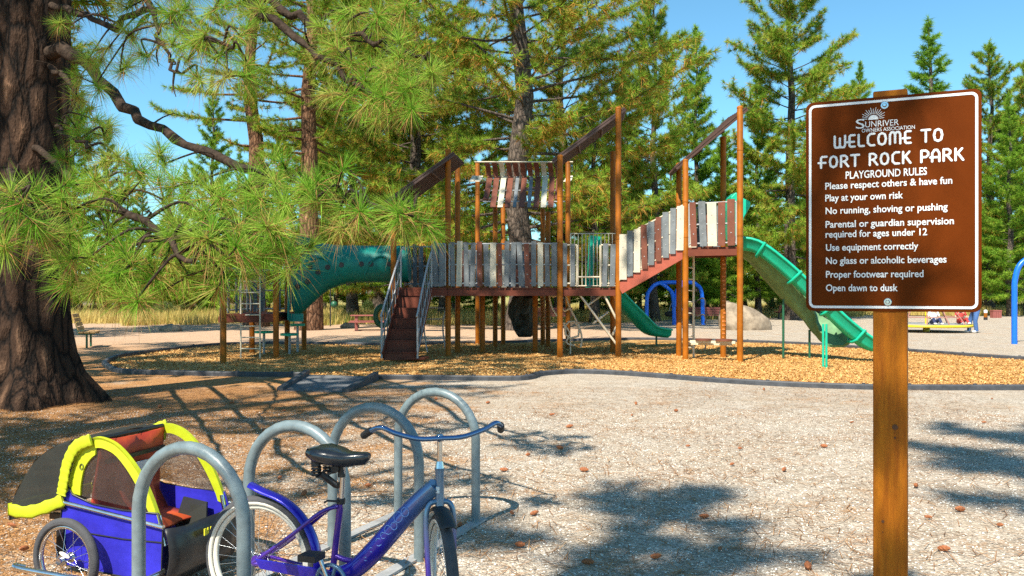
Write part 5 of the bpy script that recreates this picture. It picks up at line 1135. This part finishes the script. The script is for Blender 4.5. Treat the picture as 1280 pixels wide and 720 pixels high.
# spinning net carousel
x, y = G(1158, 414.5); t = thing('merry_go_round', 'yellow ringed spinning net carousel behind the sign post', 'merry-go-round', (x, y, 0)); Rr = 1.72
b = MB(); b.tube([(x+Rr*math.cos(a), y+Rr*math.sin(a), .27) for a in np.linspace(0, 2*math.pi, 41)[:-1]], .055, 10, closed=True); b.build('ring', M['yellow_metal'], t)
b = MB(); b.tube([(x, y, -.1), (x, y, 2.5)], .06, 10); b.tube([(x, y, -.1), (x, y, .24)], .14, 10); b.build('pole', M['yellow_metal'], t)
b = MB(); b.tube([(x, y, .30), (x, y, .33)], Rr-.08, 40); b.build('platform', M['galv'], t)
b = MB()
for k in range(12):
    a = 2*math.pi*k/12+.1; b.tube([(x+Rr*.95*math.cos(a), y+Rr*.95*math.sin(a), .3), (x, y, 2.4)], .022, 5)
for f in (.25, .45, .65, .85): b.tube([(x+Rr*.95*f*math.cos(a), y+Rr*.95*f*math.sin(a), .3+2.1*(1-f)) for a in np.linspace(0, 2*math.pi, 25)[:-1]], .02, 5, closed=True)
b.build('net', M['rope'] if 'rope' in M else M.setdefault('rope', mat('dull_red_rope', (.36, .16, .13), .8, noise=.2)), t)
mx, my = x, y
# people
def skin_body(name, joints, edges, radii, m, root):
    me = bpy.data.meshes.new(name); me.from_pydata([tuple(Vector(j)-wloc(root)) for j in joints], edges, []); o = bpy.data.objects.new(name, me); COL.objects.link(o); o.parent = root; me.materials.append(m)
    md = o.modifiers.new('skin', 'SKIN'); md.use_smooth_shade = True
    sv = me.skin_vertices[0].data
    for i, r_ in enumerate(radii): sv[i].radius = (r_, r_)
    sv[0].use_root = True; s = o.modifiers.new('sub', 'SUBSURF'); s.levels = s.render_levels = 1; return o
def person(base, label, pose, top_m, leg_m, face):
    """pose: dict of joint points relative to base; face is the way the person looks"""
    base = Vector(base); t = thing('person', label, 'person', tuple(base)); J = {k: base+Vector(v) for k, v in pose.items()}
    names = list(J); E = [(a, b_) for a, b_ in (('hip', 'chest'), ('chest', 'neck'), ('neck', 'head'), ('chest', 'shl'), ('shl', 'ell'), ('ell', 'hal'), ('chest', 'shr'), ('shr', 'elr'), ('elr', 'har'), ('hip', 'hpl'), ('hpl', 'knl'), ('knl', 'anl'), ('anl', 'tol'), ('hip', 'hpr'), ('hpr', 'knr'), ('knr', 'anr'), ('anr', 'tor'))]
    rad = dict(hip=.13, chest=.14, neck=.055, head=.095, shl=.06, shr=.06, ell=.042, elr=.042, hal=.04, har=.04, hpl=.09, hpr=.09, knl=.06, knr=.06, anl=.045, anr=.045, tol=.04, tor=.04); s_ = pose.get('scale', 1) if False else (J['head']-J['hip']).length/.68
    ix = {n: i for i, n in enumerate(names)}
    skin_body('body', [J[n] for n in names], [(ix[a], ix[b_]) for a, b_ in E], [rad[n]*s_ for n in names], M['skin'], t)
    b = MB(); b.tube([J['hip']-Vector((0, 0, .06)), J['hip'], (J['hip']+J['chest'])/2, J['chest'], J['chest'].lerp(J['neck'], .5)], [.16*s_, .165*s_, .155*s_, .175*s_, .08*s_], 12)
    for q in 'lr': b.tube([J['chest'].lerp(J['sh'+q], .6), J['sh'+q], J['sh'+q].lerp(J['el'+q], .7)], [.075*s_, .078*s_, .058*s_], 10)
    b.build('shirt', top_m, t)
    b = MB()
    for q in 'lr': b.tube([J['hip'].lerp(J['hp'+q], .4), J['hp'+q], J['kn'+q], J['an'+q]], [.11*s_, .108*s_, .078*s_, .068*s_], 12)
    b.build('trousers', leg_m, t)
    b = MB()
    for q in 'lr': b.ball(J['an'+q].lerp(J['to'+q], .6), .06*s_, sc=(1.5, 1.2, .8))
    b.build('shoes', M['whitecloth'], t)
    b = MB(); f = Vector(face).normalized(); b.ball(J['head']-f*.018*s_+Vector((0, 0, .03*s_)), .112*s_, n=12); b.build('hair', M['hair'], t)
    b = MB(); sd_ = f.cross(Vector((0, 0, 1))).normalized(); b.ball(J['head']+f*.105*s_, .018*s_); b.ball(J['head']+f*.09*s_+sd_*.04*s_+Vector((0, 0, .02)), .012*s_, 1); b.ball(J['head']+f*.09*s_-sd_*.04*s_+Vector((0, 0, .02)), .012*s_, 1); b.build('face', [M['skin'], M['black']], t)
x, y = G(1217, 416)
person((x, y, 0), 'adult in blue jeans and white shoes leaning towards the yellow carousel', dict(hip=(.08, 0, .93), chest=(-.06, 0, 1.33), neck=(-.12, 0, 1.48), head=(-.16, 0, 1.62), shl=(-.08, -.2, 1.40), ell=(-.30, -.22, 1.22), hal=(-.52, -.16, 1.15), shr=(-.08, .2, 1.40), elr=(-.3, .22, 1.22), har=(-.52, .16, 1.15), hpl=(.08, -.10, .88), knl=(.0, -.12, .48), anl=(.05, -.13, .07), tol=(-.10, -.13, .04), hpr=(.08, .10, .88), knr=(-.08, .12, .48), anr=(-.12, .14, .07), tor=(-.27, .14, .04)), M['navy'], M['denim'], (-1, 0, 0))
def child(dx, dy, lab, tm, lm):
    z = .33
    person((mx+dx, my+dy, 0), lab, dict(hip=(0, 0, z+.12), chest=(.02, .0, z+.42), neck=(.02, -.02, z+.54), head=(.02, -.04, z+.66), shl=(-.14, 0, z+.47), ell=(-.22, -.06, z+.30), hal=(-.16, -.2, z+.22), shr=(.17, 0, z+.47), elr=(.24, -.06, z+.30), har=(.18, -.2, z+.22), hpl=(-.08, -.05, z+.10), knl=(-.12, -.30, z+.22), anl=(-.13, -.42, z+.06), tol=(-.13, -.52, z+.04), hpr=(.08, -.05, z+.10), knr=(.12, -.30, z+.22), anr=(.14, -.42, z+.06), tor=(.14, -.52, z+.04)), tm, lm, (0, -1, 0))
child(-.25, -1.1, 'child in navy shorts sitting on the carousel next to its yellow pole', M['whitecloth'], M['navy']); child(1.08, -.6, 'child in red sitting near the right rim of the yellow carousel', M['redcloth'], M['redcloth'])
# small far things at the right
x, y = G(1247, 397.5); t = thing('wooden_crate', 'small brown slatted crate standing by the far kerb at the right', 'crate', (x, y, 0)); b = MB()
for k in range(5): b.box((x-.27+k*.11, y, 0), (x-.27+k*.11+.09, y+.4, .5))
b.build('side', M['bench_red'], t); b = MB(); b.box((x-.28, y-.02, .42), (x+.28, y+.42, .48)); b.build('rim', M['bench_red'], t)
x, y = G(1232, 400); t = thing('bollard', 'short banded bollard beside the small brown crate', 'bollard', (x, y, 0)); b = MB(); b.tube([(x, y, -.05), (x, y, .16)], .11, 10, 1); b.tube([(x, y, .16), (x, y, .42)], .10, 10, 0); b.tube([(x, y, .42), (x, y, .56), (x, y, .6)], [.10, .10, .05], 10, 2); b.build('post', [M['rust'], M['black'], M['whitecloth']], t)
x0, y0 = G(1130, 391); x1, y1 = G(1330, 391); b = MB(); b.beam((x0, y0, .06), (x1, y1, .06), .15, .18); tag(b.build('timber_kerb', M['bench_red'], off=((x0+x1)/2, y0, 0)), 'long brown timber kerb between the gravel and dry grass at the right', 'kerb')
for px, lab in ((1224, 'yellow kerb block just right of the sign corner'), (1278, 'yellow kerb block behind the blue swing post')):
    x, y = G(px, 390.5); b = MB(); b.beam((x-.5, y-.5, .2), (x+.5, y-.5, .2), .3, .3); tag(b.build('kerb_block', M['yellow_metal'], off=(x, y, 0), bevel=.04), lab, 'kerb block')
# tether pole
x, y = G(413, 408); t = thing('tether_pole', 'thin dark pole with a ball hanging from it beyond the teal tube', 'tether pole', (x, y, 0)); b = MB(); b.tube([(x, y, -.1), (x, y, 2.6)], .03, 8); b.build('pole', M['black'], t); b = MB(); b.ball((x+.18, y, 1.05), .17); b.tube([(x+.02, y, 2.55), (x+.18, y, 1.2)], .008, 5); b.build('ball', M['green_metal'], t)

for o in bpy.data.objects:
    if '_local' in o: del o['_local']
